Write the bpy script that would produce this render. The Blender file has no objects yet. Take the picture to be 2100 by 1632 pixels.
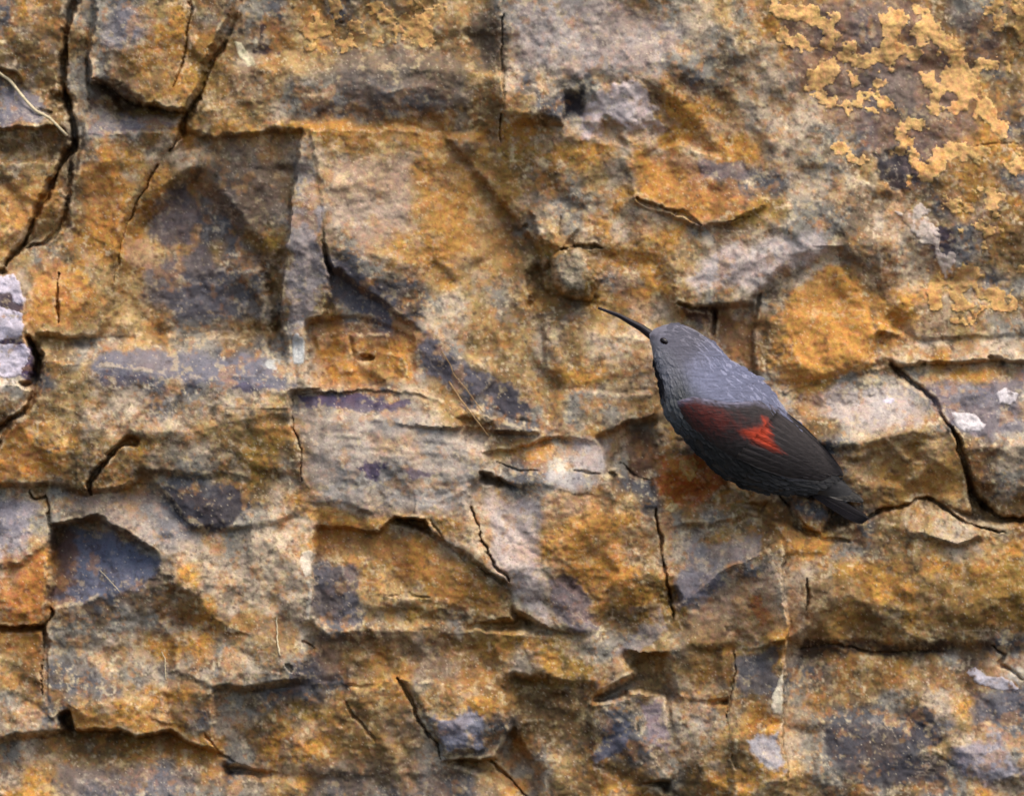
import bpy, math
import numpy as np
from math import radians
from mathutils import Vector

# ------------------------------------------------------------------ camera, sky, sun, exposure
S = 0.00024                      # metres of rock per unit of the layout below (the face is about 0.5 m wide)
CX, CY = 1050.0, 816.0
def P(u, v, h):                  # u to the right, v down, h out of the rock face (towards the viewer)
    return ((u - CX) * S, -h * S, (CY - v) * S)

sc = bpy.context.scene
cd = bpy.data.cameras.new("camera")
cam = bpy.data.objects.new("camera", cd); sc.collection.objects.link(cam)
DIST = 7.0
cam.location = (0, -DIST - 0.012, 0)
cam.rotation_euler = (radians(90), 0, 0)
cd.sensor_width = 36.0
cd.lens = 36.0 * DIST / (2100 * S)
cd.clip_start = 0.1; cd.clip_end = 500
cd.dof.use_dof = True
cd.dof.focus_distance = DIST - 0.065
cd.dof.aperture_fstop = 8.0
sc.camera = cam

SUN_AZ, SUN_EL = radians(146), radians(60)      # clockwise from +Y: up, to the right, on the viewer's side
w = bpy.data.worlds.new("World"); sc.world = w; w.use_nodes = True
nt = w.node_tree; nt.nodes.clear()
sky = nt.nodes.new("ShaderNodeTexSky"); sky.sky_type = 'NISHITA'; sky.sun_disc = False
sky.sun_elevation = SUN_EL; sky.sun_rotation = SUN_AZ
sky.air_density = 1.0; sky.dust_density = 3.0
bg = nt.nodes.new("ShaderNodeBackground"); bg.inputs[1].default_value = 0.15
wo = nt.nodes.new("ShaderNodeOutputWorld")
nt.links.new(sky.outputs[0], bg.inputs[0]); nt.links.new(bg.outputs[0], wo.inputs[0])
sl = bpy.data.lights.new("sun", 'SUN'); sl.energy = 2.0; sl.angle = radians(38); sl.color = (1, 0.93, 0.80)
sun = bpy.data.objects.new("sun", sl); sc.collection.objects.link(sun)
sd = Vector((math.sin(SUN_AZ) * math.cos(SUN_EL), math.cos(SUN_AZ) * math.cos(SUN_EL), math.sin(SUN_EL)))
sun.rotation_euler = sd.to_track_quat('Z', 'Y').to_euler()
sun.location = sd * 3
vs = sc.view_settings
vs.view_transform = 'Standard'; vs.look = 'None'; vs.gamma = 1.0; vs.use_curve_mapping = False
vs.exposure = 0.58
sc.cycles.max_bounces = 6; sc.cycles.diffuse_bounces = 4

# ------------------------------------------------------------------ numeric helpers
rng = np.random.default_rng(7)
STEP = 2.2
U0, U1, V0, V1 = -170.0, 2270.0, -160.0, 1790.0
us = np.arange(U0, U1 + .1, STEP, dtype=np.float32); vv = np.arange(V0, V1 + .1, STEP, dtype=np.float32)
NU, NV = len(us), len(vv)
U, V = np.meshgrid(us, vv)

def vnoise(u, v, s, seed, sy=None):
    """smooth lattice noise in -1..1"""
    sy = sy or s
    r = np.random.default_rng(seed)
    N = 128
    L = r.uniform(-1, 1, (N, N)).astype(np.float32)
    x = u / s + 1000.37; y = v / sy + 1000.71
    xi = np.floor(x).astype(np.int32); yi = np.floor(y).astype(np.int32)
    fx = (x - xi).astype(np.float32); fy = (y - yi).astype(np.float32)
    fx = fx * fx * (3 - 2 * fx); fy = fy * fy * (3 - 2 * fy)
    a = L[yi % N, xi % N]; b = L[yi % N, (xi + 1) % N]; c = L[(yi + 1) % N, xi % N]; d = L[(yi + 1) % N, (xi + 1) % N]
    return (a + (b - a) * fx) * (1 - fy) + (c + (d - c) * fx) * fy

def fbm(u, v, s, seed, octs=4, gain=.5, sy=None):
    t = 0; amp = 1; tot = 0; sy = sy or s
    for k in range(octs):
        t = t + amp * vnoise(u + 31.7 * k, v - 17.3 * k, s / 2**k, seed + k * 13, sy / 2**k); tot += amp; amp *= gain
    return t / tot

def sstep(a, b, x):
    t = np.clip((x - a) / (b - a), 0, 1); return t * t * (3 - 2 * t)

def worley(u, v, s, seed, sy=None):
    """nearest jittered cell: id hash arrays (3 randoms per cell), offset to its seed point, border distance"""
    sy = sy or s
    r = np.random.default_rng(seed); N = 64
    J = r.uniform(0, 1, (N, N, 2)).astype(np.float32); R = r.uniform(-1, 1, (N, N, 4)).astype(np.float32)
    x = u / s + 500; y = v / sy + 500
    xi = np.floor(x).astype(np.int32); yi = np.floor(y).astype(np.int32)
    best = np.full(u.shape, 9, np.float32); sec = best.copy()
    bx = np.zeros(u.shape, np.int32); by = bx.copy(); dx = np.zeros(u.shape, np.float32); dy = dx.copy()
    for a in (-1, 0, 1):
        for b in (-1, 0, 1):
            cx = xi + a; cy = yi + b
            j = J[cy % N, cx % N]
            ox = x - (cx + j[..., 0]); oy = y - (cy + j[..., 1])
            d = ox * ox + oy * oy
            m = d < best
            sec = np.where(m, best, np.minimum(sec, d))
            best = np.where(m, d, best); bx = np.where(m, cx, bx); by = np.where(m, cy, by)
            dx = np.where(m, ox, dx); dy = np.where(m, oy, dy)
    return R[by % N, bx % N], dx.astype(np.float32), dy.astype(np.float32), np.sqrt(sec) - np.sqrt(best)

# wobble that makes every traced edge ragged like broken stone
WU = (U + 13 * fbm(U, V, 60, 101, 5, .65)).astype(np.float32)
WV = (V + 13 * fbm(U, V, 60, 202, 5, .65)).astype(np.float32)

def window(pts, pad):
    p = np.array(pts, float)
    i0 = max(0, int((p[:, 1].min() - pad - V0) / STEP)); i1 = min(NV, int((p[:, 1].max() + pad - V0) / STEP) + 2)
    j0 = max(0, int((p[:, 0].min() - pad - U0) / STEP)); j1 = min(NU, int((p[:, 0].max() + pad - U0) / STEP) + 2)
    return slice(i0, i1), slice(j0, j1)

def sdf(poly, pad=40, wob=1.0):
    """signed distance (positive inside) on the window of a polygon"""
    sl_ = window(poly, pad)
    a = U[sl_] + (WU[sl_] - U[sl_]) * wob; b = V[sl_] + (WV[sl_] - V[sl_]) * wob
    d = np.full(a.shape, 1e9, np.float32); ins = np.zeros(a.shape, bool)
    n = len(poly)
    for k in range(n):
        x0, y0 = poly[k]; x1, y1 = poly[(k + 1) % n]
        ex, ey = x1 - x0, y1 - y0
        t = np.clip(((a - x0) * ex + (b - y0) * ey) / (ex * ex + ey * ey + 1e-9), 0, 1)
        d = np.minimum(d, (a - x0 - t * ex)**2 + (b - y0 - t * ey)**2)
        if y0 != y1:
            c = ((y0 > b) != (y1 > b)) & (a < ex * (b - y0) / ey + x0)
            ins ^= c
    d = np.sqrt(d)
    return sl_, np.where(ins, d, -d)

def linedist(pts, pad=40, wob=.7):
    sl_ = window(pts, pad)
    a = U[sl_] + (WU[sl_] - U[sl_]) * wob; b = V[sl_] + (WV[sl_] - V[sl_]) * wob
    d = np.full(a.shape, 1e9, np.float32); tt = np.zeros(a.shape, np.float32)
    n = len(pts) - 1
    for k in range(n):
        x0, y0 = pts[k]; x1, y1 = pts[k + 1]
        ex, ey = x1 - x0, y1 - y0
        t = np.clip(((a - x0) * ex + (b - y0) * ey) / (ex * ex + ey * ey + 1e-9), 0, 1)
        q = (a - x0 - t * ex)**2 + (b - y0 - t * ey)**2
        m = q < d; d = np.where(m, q, d); tt = np.where(m, (k + t) / n, tt)
    return sl_, np.sqrt(d), tt

# ------------------------------------------------------------------ the rock: blocks (outline, height, slopes)
H = (20 + 14 * fbm(U, V, 420, 11, 3)).astype(np.float32)
LAB = np.zeros(U.shape, np.int32)
# outline, height at the middle, slope to the right, slope downwards (positive: leans out towards its foot), edge softness
BLOCKS = [
 # --- top right
 ([(1640,-170),(2300,-170),(2300,720),(1900,705),(1850,620),(1840,560),(1700,330),(1640,200),(1620,60)], 30, -.04, .03, 16),
 ([(500,-170),(1032,-170),(1030,100),(1028,290),(900,280),(640,250),(470,300),(380,250),(440,110)], 25, -.02, .05, 7),
 ([(540,150),(1025,150),(1028,270),(900,262),(700,232),(560,225)], 28, 0, -.22, 16),
 ([(1032,-170),(1640,-170),(1620,60),(1640,200),(1560,260),(1400,180),(1300,160),(1200,190),(1110,170),(1045,200),(1030,100)], 50, -.03, .03, 22),
 ([(1035,190),(1090,178),(1150,190),(1150,250),(1110,262),(1070,258),(1032,230)], 75, 0, .15, 4),
 ([(1400,180),(1560,260),(1640,200),(1700,330),(1840,560),(1850,620),(1800,640),(1700,540),(1600,540),(1500,625),(1400,615),(1370,520),(1450,460),(1550,430),(1500,330)], 54, .0, .05, 20),
 ([(1030,260),(1110,262),(1200,290),(1330,300),(1300,400),(1440,465),(1370,520),(1230,500),(1150,510),(1060,420),(1028,320)], 40, .06, .0, 14),
 ([(1290,330),(1400,300),(1500,330),(1560,420),(1500,450),(1440,462),(1370,432),(1300,400)], 60, 0, .16, 7),
 # --- top left
 ([(-180,-170),(165,-170),(155,0),(130,60),(125,190),(140,280),(120,320),(95,370),(75,430),(50,480),(10,545),(-180,610)], 62, .05, .03, 4),
 ([(-180,120),(30,150),(75,225),(110,262),(60,270),(-180,262)], 62, 0, .55, 4),
 ([(-180,265),(60,272),(110,265),(138,290),(118,325),(-180,330)], 58, 0, -.25, 4),
 ([(168,-170),(225,-170),(205,0),(190,60),(172,130),(176,240),(170,330),(150,370),(146,290),(130,190),(136,60)], 38, -.25, .0, 4),
 ([(212,-170),(505,-170),(485,20),(440,105),(400,195),(378,228),(300,216),(258,200),(222,172),(190,165),(186,110),(200,40)], 92, .10, .10, 5),
 ([(180,235),(255,206),(300,222),(380,234),(362,276),(170,280)], 30, 0, .75, 5),
 ([(175,275),(365,278),(345,315),(320,350),(260,450),(235,560),(150,500),(140,400),(165,330)], 58, .05, -.04, 6),
 ([(72,488),(77,430),(100,392),(122,388),(135,405),(128,440),(110,470),(85,497)], 48, 0, -.25, 4),
 ([(10,548),(55,505),(110,480),(140,470),(235,560),(230,640),(180,690),(60,690),(40,640)], 58, -.03, .08, 5),
 # --- middle left
 ([(340,320),(460,290),(620,270),(605,400),(585,560),(570,700),(330,700),(225,640),(235,560),(260,450)], 8, -.14, -.08, 7),
 ([(300,455),(400,380),(480,480),(545,560),(560,700),(330,690),(270,620)], -44, -.14, .02, 20),
 ([(500,560),(545,555),(572,600),(575,700),(560,715),(535,700),(540,620)], -35, -.05, 0, 8),
 ([(632,264),(900,275),(1100,520),(1110,620),(1000,820),(860,690),(690,560),(655,420)], 40, -.16, .04, 7),
 ([(655,640),(690,570),(860,690),(1060,850),(1000,855),(850,800),(650,790)], 38, -.02, .10, 9),
 ([(850,690),(880,680),(1000,760),(1085,820),(1075,850),(1010,835),(930,770),(870,740)], 44, .02, -.03, 8),
 ([(630,262),(646,330),(655,420),(672,600),(652,690),(650,790),(592,792),(572,700),(588,560),(606,400),(620,300)], 84, .10, .05, 4),
 ([(640,670),(740,655),(835,690),(845,760),(760,790),(650,780)], 30, 0, .1, 8),
 ([(655,690),(712,682),(716,760),(660,768)], 44, .1, -.1, 5), ([(722,690),(790,685),(800,715),(735,728)], 42, -.1, -.2, 5), ([(770,722),(836,735),(838,772),(760,778)], 46, .1, -.1, 5),
 ([(80,692),(330,700),(575,692),(595,795),(480,790),(190,745),(95,745)], 88, 0, 1.5, 6, 124),
 # --- left edge pale stone
 ([(-180,560),(30,572),(46,620),(46,690),(66,730),(55,775),(0,790),(-180,790)], 84, .0, .03, 5),
 ([(-180,790),(20,788),(62,800),(58,835),(15,855),(-180,960)], 72, 0, -.35, 5),
 # --- middle band
 ([(92,745),(190,748),(480,792),(596,800),(604,870),(620,960),(600,1000),(430,985),(290,975),(240,1010),(185,1015),(100,1000),(-180,1000),(-180,980),(-5,905),(25,860),(70,820)], 126, -.01, -.03, 7),
 ([(280,900),(440,880),(604,880),(618,960),(600,1000),(430,985),(290,975),(200,1000),(210,965)], 124, -.03, -.06, 26),
 ([(598,800),(850,805),(1000,850),(1120,880),(1250,905),(1240,990),(1100,990),(980,970),(960,1050),(870,1060),(760,1060),(640,1040),(618,960)], 96, -.02, .10, 5),
 ([(600,806),(830,806),(1000,858),(1100,880),(880,870),(610,850)], 84, 0, .55, 5),
 ([(755,950),(800,945),(850,965),(845,1050),(770,1060)], 108, 0, .04, 3),
 ([(1000,935),(1180,890),(1245,910),(1258,965),(1350,1050),(1200,1008),(1100,1002),(1010,972)], 106, 0, .80, 5),
 ([(1085,600),(1230,640),(1330,690),(1340,850),(1250,905),(1120,880),(1075,850),(1000,820)], 36, .03, .15, 8),
 ([(1120,660),(1330,700),(1345,800),(1130,790)], 50, 0, -.05, 6),
 ([(1230,900),(1300,870),(1350,870),(1352,985),(1300,978),(1255,945)], 40, 0, .3, 7),
 ([(1258,968),(1352,985),(1350,1048),(1268,1030)], 80, 0, .5, 4),
 ([(1350,930),(1440,915),(1490,1000),(1560,1030),(1470,1040),(1400,1030),(1352,1045)], 58, .1, -.15, 8),
 # --- around and right of the bird
 ([(1600,-10)], 0, 0, 0, 0),
 ([(1465,640),(1570,620),(1590,700),(1590,800),(1520,760),(1475,710)], 14, .1, .05, 6),
 ([(1545,610),(1600,640),(1592,780),(1562,790),(1552,700)], 52, .1, .05, 5),
 ([(1588,650),(1640,572),(1700,547),(1770,600),(1812,690),(1795,760),(1700,792),(1600,805),(1585,740)], 56, 0, .06, 26),
 ([(1800,690),(1900,700),(2300,690),(2300,765),(1990,748),(1830,752),(1795,760)], 56, 0, .50, 6),
 ([(1590,815),(1700,790),(1820,752),(1882,792),(1932,862),(1972,935),(1990,1052),(1930,1032),(1900,1018),(1800,1045),(1772,1062),(1720,985),(1640,875)], 106, .03, -.12, 5),
 ([(1590,815),(1700,790),(1820,752),(1882,792),(1938,872),(1850,880),(1720,905),(1660,890)], 84, .02, .62, 12),
 ([(1832,752),(1990,750),(2300,750),(2300,925),(1985,925),(1945,862),(1893,797)], 80, .02, .60, 5),
 ([(1985,925),(2300,925),(2300,1062),(2060,1055),(2020,1020),(2000,985)], 102, .05, -.35, 7),
 ([(1690,1100),(1780,1072),(1900,1027),(1990,1082),(2300,1074),(2300,1335),(1610,1335),(1610,1135)], 80, .04, -.04, 9),
 ([(1895,1032),(1935,1040),(2005,1098),(1960,1112),(1870,1090)], 94, 0, .40, 7),
 ([(1655,1180),(1720,1170),(1780,1230),(1760,1320),(1650,1320)], 70, 0, -.1, 10),
 ([(1610,1335),(1940,1345),(2300,1335),(2300,1800),(1600,1800)], 82, .03, .10, 14),
 ([(1690,1490),(1830,1480),(1880,1540),(1870,1650),(1680,1620)], 80, 0, .1, 14),
 ([(1635,1045),(1640,1020),(1690,1020),(1696,1060),(1682,1092),(1650,1075)], 92, 0, -.1, 5),
 # --- bottom right block with the straight corner
 ([(1360,1052),(1400,1032),(1500,1042),(1690,1112),(1612,1132),(1560,1085),(1380,1110)], 74, 0, .1, 8),
 ([(1365,1095),(1560,1065),(1602,1112),(1470,1172),(1392,1245),(1376,1200)], 92, .0, .55, 7),
 ([(1392,1245),(1470,1172),(1602,1112),(1607,1130),(1606,1800),(1480,1800),(1490,1500),(1510,1335),(1400,1345),(1290,1330)], 138, .10, -.04, 3),
 ([(1380,1345),(1512,1335),(1505,1420),(1400,1440)], 116, 0, -.2, 12),
 ([(1512,1340),(1604,1325),(1604,1480),(1500,1500)], 130, .1, -.05, 6),
 # --- centre bottom
 ([(860,1040),(960,1000),(985,1100),(1045,1192),(970,1152),(955,1152),(900,1110)], 116, .05, -.05, 4),
 ([(970,1000),(1100,1005),(1130,1100),(1122,1160),(1250,1310),(1180,1292),(1130,1282),(1062,1245),(1048,1192),(990,1115)], 112, .06, .05, 9),
 ([(1100,1005),(1345,1045),(1366,1200),(1382,1290),(1260,1332),(1190,1200),(1122,1160)], 108, .0, -.06, 24),
 ([(1305,1140),(1360,1150),(1378,1230),(1350,1260),(1300,1250),(1290,1200)], 116, 0, -.1, 7),
 ([(640,1072),(790,1072),(900,1112),(1050,1215),(1042,1262),(880,1292),(640,1292)], 84, .02, .06, 8),
 ([(634,1040),(700,1035),(800,1062),(775,1085),(640,1075)], 108, 0, -.2, 6),
 ([(642,1150),(740,1150),(745,1270),(642,1275)], 80, .05, 0, 6),
 ([(800,1222),(880,1226),(884,1335),(800,1300)], 86, 0, -.1, 6),
 ([(885,1240),(950,1250),(952,1300),(884,1300)], 88, 0, -.1, 6),
 # --- lower left
 ([(290,978),(430,988),(620,1000),(640,1042),(520,1092),(400,1105)], 124, .0, .30, 9),
 ([(100,1005),(190,1018),(240,1012),(300,985),(402,1108),(332,1152),(200,1078),(108,1088)], 112, .02, .42, 8),
 ([(108,1090),(200,1065),(332,1152),(332,1182),(240,1212),(110,1252)], 62, .25, .30, 7),
 ([(332,1110),(402,1090),(520,1094),(640,1048),(638,1290),(640,1402),(430,1422),(350,1382),(332,1255)], 128, .04, .02, 9),
 ([(335,1230),(420,1170),(450,1230),(430,1290),(345,1290)], 112, .2, -.1, 10),
 ([(-180,1000),(95,1002),(105,1190),(106,1275),(-180,1295)], 116, .05, .05, 4),
 ([(-180,1000),(90,1004),(100,1100),(40,1150),(-180,1170)], 110, .05, .35, 8),
 ([(-180,1295),(85,1300),(90,1440),(130,1500),(-180,1560)], 104, .03, -.05, 8),
 ([(106,1255),(240,1212),(340,1192),(352,1382),(432,1422),(440,1500),(330,1482),(160,1442),(100,1462)], 112, .04, .08, 8),
 ([(152,1440),(250,1435),(335,1485),(350,1490),(440,1500),(452,1545),(420,1530),(350,1502),(282,1512),(230,1497),(160,1502)], 122, .0, -.10, 4),
 ([(345,1430),(440,1425),(470,1480),(452,1545),(360,1500)], 120, .1, -.1, 6),
 ([(130,1503),(230,1500),(282,1515),(350,1506),(452,1550),(455,1600),(250,1592),(150,1545)], 52, 0, .45, 6),
 ([(-180,1560),(130,1510),(150,1545),(450,1600),(640,1600),(640,1800),(-180,1800)], 92, .0, .20, 10),
 ([(452,1425),(640,1404),(760,1422),(900,1562),(1000,1602),(640,1602),(455,1552)], 84, .02, -.08, 10),
 ([(640,1294),(880,1294),(1240,1302),(1285,1380),(1200,1422),(1000,1402),(820,1392),(640,1402)], 96, .0, -.12, 12),
 ([(640,1310),(720,1320),(710,1400),(640,1404)], 94, .1, 0, 8),
 ([(815,1396),(1000,1404),(1062,1442),(1012,1552),(912,1556),(862,1452)], 104, .04, -.06, 5),
 ([(880,1472),(960,1455),(1000,1470),(992,1528),(912,1542)], 110, 0, .05, 6),
 ([(720,1424),(812,1396),(860,1455),(905,1552),(800,1540)], 88, 0, -.05, 8),
 ([(640,1602),(1000,1602),(1120,1680),(1120,1800),(640,1800)], 80, 0, .15, 10),
 ([(1050,1402),(1210,1410),(1214,1562),(1100,1562),(1050,1482)], 68, .05, 0, 10),
 ([(1215,1450),(1292,1430),(1302,1500),(1378,1592),(1302,1602),(1215,1562)], 108, .05, -.1, 6),
 ([(1290,1420),(1362,1430),(1378,1592),(1312,1502)], 100, -.35, -.05, 5),
 ([(1378,1440),(1490,1450),(1490,1800),(1380,1800)], 84, .15, -.05, 8),
 ([(1120,1565),(1215,1565),(1302,1605),(1378,1640),(1378,1800),(1120,1800)], 76, 0, -.1, 9),
 # --- small stones
 ([(1140,530),(1165,515),(1205,530),(1218,575),(1200,612),(1165,608),(1142,580)], 112, .0, -.05, 6),
 ([(1095,440),(1150,420),(1185,470),(1150,508),(1110,490)], 58, 0, .05, 5),
]
BLOCKS = [b for b in BLOCKS if len(b[0]) > 2]
tr = np.random.default_rng(77)
for k, (poly, h, gx, gy, soft, *cap) in enumerate(BLOCKS):
    gx = gx * (1.4 if abs(gx) < .3 else 1) + tr.uniform(-.05, .05); gy = gy * (1.4 if abs(gy) < .3 else 1) + tr.uniform(-.04, .04)
    s_, d = sdf(poly)
    p = np.array(poly); cx, cy = (p[:, 0].min() + p[:, 0].max()) / 2, (p[:, 1].min() + p[:, 1].max()) / 2
    cx = min(max(cx, 0), 2100); cy = min(max(cy, 0), 1632)
    plane = h + gx * (U[s_] - cx) + gy * (V[s_] - cy)
    if cap: plane = np.minimum(plane, cap[0])
    m = sstep(-2.2 * soft, 0, d)
    H[s_] = H[s_] * (1 - m) + plane * m
    LAB[s_] = np.where(d > 0, k + 1, LAB[s_])

H *= .98
# domes (rounded stones)
for (cu, cv, ru, rv, a) in [(1700,690,135,150,34), (1180,565,42,48,18), (1335,1200,45,55,14), (1240,1150,120,120,18), (1800,930,150,120,16),
                            (320,110,110,110,18), (945,1500,65,45,10), (1665,1055,30,36,12), (105,440,30,50,10), (1110,220,50,45,8), (1275,235,85,62,24), (285,515,45,45,6)]:
    q = 1 - ((U + 2.2 * (WU - U) - cu) / ru)**2 - ((V + 2.2 * (WV - V) - cv) / rv)**2
    H += a * (np.clip(q, 0, 1)**.75).astype(np.float32)

def blur(a, r, n=2):
    for _ in range(n):
        for ax in (0, 1):
            a = sum(np.roll(a, k, ax) for k in range(-r, r + 1)) / (2 * r + 1)
    return a
def trinoise(u, v, sc_, seed, sy=None):
    """faceted relief: flat triangles between random heights"""
    sy = sy or sc_; r = np.random.default_rng(seed); N = 64
    L = r.uniform(-1, 1, (N, N)).astype(np.float32)
    x = u / sc_ + 300.3; y = v / sy + 300.7; x = x + .5 * y * sc_ / sc_ * .6
    xi = np.floor(x).astype(int); yi = np.floor(y).astype(int); fx = x - xi; fy = y - yi
    a = L[yi % N, xi % N]; b = L[yi % N, (xi + 1) % N]; c = L[(yi + 1) % N, xi % N]; d = L[(yi + 1) % N, (xi + 1) % N]
    return np.where(fx + fy < 1, a + (b - a) * fx + (c - a) * fy, d + (c - d) * (1 - fx) + (b - d) * (1 - fy)).astype(np.float32)
wu, wv = WU + 26 * vnoise(U, V, 150, 901), WV + 26 * vnoise(U, V, 150, 902)
H += 26 * trinoise(wu * .85 + wv * .5, wv * .85 - wu * .5, 170, 911) + 9 * trinoise(wu * .8 - wv * .6, wv * .8 + wu * .6, 74, 912) + 3 * trinoise(wu * .6 - wv * .8, wv * .6 + wu * .8, 30, 913)
low = sstep(850, 1250, V + .15 * (U - 1000)) * .8 + .2
H += low * (13 * trinoise(wu * .6 + wv * .8, wv * .6 - wu * .8, 120, 921, 84) + 7 * trinoise(wu * .95 - wv * .3, wv * .95 + wu * .3, 52, 922, 70))
# angular chips, bedding, roughness
R1, dx1, dy1, e1 = worley(.8 * WU + .6 * WV + 14 * vnoise(U, V, 130, 5), .8 * WV - .6 * WU, 100, 21, 80)
H += blur(5 * R1[..., 2] + 11 * (R1[..., 0] * dx1 + R1[..., 1] * dy1), 3)
R2, dx2, dy2, e2 = worley(.9 * WU - .4 * WV + 8 * vnoise(U, V, 50, 6), .9 * WV + .4 * WU, 40, 22, 34)
chip = sstep(-.35, .25, fbm(U, V, 170, 55, 3))
H += .6 * blur((2.6 * R2[..., 2] + 5.0 * (R2[..., 0] * dx2 + R2[..., 1] * dy2)) * (.35 + .65 * chip), 2)
R3, dx3, dy3, e3 = worley(WU, WV, 16, 23, 12)
H += blur(1.2 * R3[..., 2] + 2.0 * (R3[..., 0] * dx3 + R3[..., 1] * dy3), 1, 1)
H += 8 * fbm(U, V, 90, 31, 4, .5) + 1.7 * fbm(U, V, 22, 71, 3, .6)
bed = vnoise(U + .15 * V, V - .10 * U, 160, 81, 9)
H += 1.8 * bed * np.exp(-((U - 900) / 330)**2 - ((V - 920) / 90)**2)

# cracks: path, half width, depth
CRACKS = [
 ([(162,-170),(158,0),(146,30),(133,58),(128,110),(124,165),(130,200),(146,250),(146,300),(120,332),(103,365),(92,400),(75,430),(60,465),(50,490),(12,547)], 11, 70),
 ([(146,290),(143,340),(139,400),(130,440),(112,474),(86,498),(55,506)], 7, 48),
 ([(498,-170),(488,0),(478,32),(456,75),(440,115),(420,160),(400,205),(382,242),(362,280),(345,312)], 11, 66),
 ([(325,338),(314,358),(290,400),(262,450)], 5, 42),
 ([(262,450),(248,490),(240,540),(228,590)], 3, 14),
 ([(388,-170),(388,40),(385,90),(376,140),(362,176)], 4, 34),
 ([(190,164),(225,178),(258,205),(310,221),(380,231)], 5, 34),
 ([(117,560),(119,600),(117,662)], 4, 45),
 ([(60,690),(78,745),(80,785),(62,832),(22,858),(0,900),(-60,990)], 11, 66),
 ([(280,903),(252,911),(232,933),(206,958),(186,988),(190,1012)], 9, 70),
 ([(597,808),(600,850),(604,880),(616,910),(622,985)], 3, 26),
 ([(58,1002),(70,1025),(95,1022),(98,1060),(104,1080),(106,1190),(107,1270),(92,1310),(86,1420)], 4, 36),
 ([(972,1035),(978,1085),(990,1120),(1010,1150),(1045,1190)], 4, 45),
 ([(1348,1050),(1353,1090),(1362,1150),(1366,1200),(1378,1225),(1384,1275)], 5, 52),
 ([(1822,742),(1850,764),(1885,790),(1905,815),(1930,855),(1955,885),(1970,930),(1982,975),(2002,1012),(2030,1052)], 6.5, 50),
 ([(1768,1066),(1800,1050),(1860,1036),(1900,1022),(1930,1036),(1960,1062),(2000,1082),(2060,1090)], 5.5, 46),
 ([(2020,1040),(2060,1064),(2120,1066),(2300,1075)], 8, 56),
 ([(1152,513),(1190,510),(1234,508)], 7, 52),
 ([(1302,402),(1350,426),(1400,442),(1438,462)], 6, 34),
 ([(1488,457),(1534,446)], 3, 22),
 ([(1655,1180),(1657,1220),(1650,1248)], 4, 30),
 ([(812,1392),(835,1428),(852,1455),(872,1500),(908,1556)], 6, 42),
 ([(715,1440),(740,1480),(768,1520)], 6, 14),
 ([(1003,1555),(1040,1595),(1095,1645),(1150,1720)], 5, 36),
 ([(1510,1332),(1509,1370),(1500,1420),(1490,1480)], 3.5, 26),
 
 ([(1031,20),(1028,110),(1034,200),(1027,262),(1026,295)], 4, 26),
 ([(798,1220),(840,1217),(882,1224)], 5, 14),
 
 ([(1556,604),(1550,625),(1543,655)], 5, 40),
 ([(1608,1140),(1608,1340),(1606,1420)], 4, 26),
 ([(1640,1332),(1700,1318),(1745,1330),(1790,1345),(1850,1335),(1930,1342)], 6, 22),
 ([(2030,1325),(2060,1340),(2050,1360),(2100,1395)], 6, 30),
  ([(1015,948),(1070,962),(1110,968)], 4, 22), ([(1175,965),(1235,972)], 4, 24),
 ([(1270,945),(1310,975),(1345,990)], 4, 26),
 
 ([(880,1060),(925,1118),(955,1152)], 3, 14),
 ([(1600,1010),(1640,1062),(1690,1108),(1740,1112)], 6, 26),
 ([(420,1500),(450,1545),(480,1560)], 4, 20),
 ([(620,1310),(640,1320)], 5, 26), ([(590,1362),(600,1372)], 8, 22),
 ([(740,735),(766,732)], 8, 40),
 
 ([(2030,735),(2060,748)], 10, 34), ([(1880,742),(1905,748)], 6, 24),
 
 ([(1075,466),(1082,470)], 9, 30), ([(1150,440),(1148,485)], 3, 16),
 ([(1398,622),(1440,634),(1467,640),(1466,690)], 9, 44),
 
 ([(75,225),(105,232)], 6, 20), ([(115,195),(132,215),(122,240)], 12, 46),
 ([(1500,1545),(1512,1575)], 7, 24), ([(700,45),(702,52)], 8, 20),
 
 ([(2000,300),(2100,292)], 3, 10),
]
CRK = np.zeros(U.shape, np.float32)
for (pts, wd, dep) in CRACKS:
    s_, d, t = linedist(pts, wd * 3 + 20, 1.0)
    ends = np.clip(np.minimum(t, 1 - t) * 5, 0, 1)**.6 if dep < 40 else np.clip((1 - t) * 7, 0, 1)**.5
    wl = np.maximum(.85 * wd * (.72 + .75 * fbm(U[s_], V[s_], 42, 404, 3, .6)) * (.25 + .75 * ends), .4)
    m = 1 - sstep(.15 * wl, 1.5 * wl, d)
    H[s_] -= dep * m * (.85 if dep > 57 else .6)
    CRK[s_] = np.maximum(CRK[s_], m)
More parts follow.
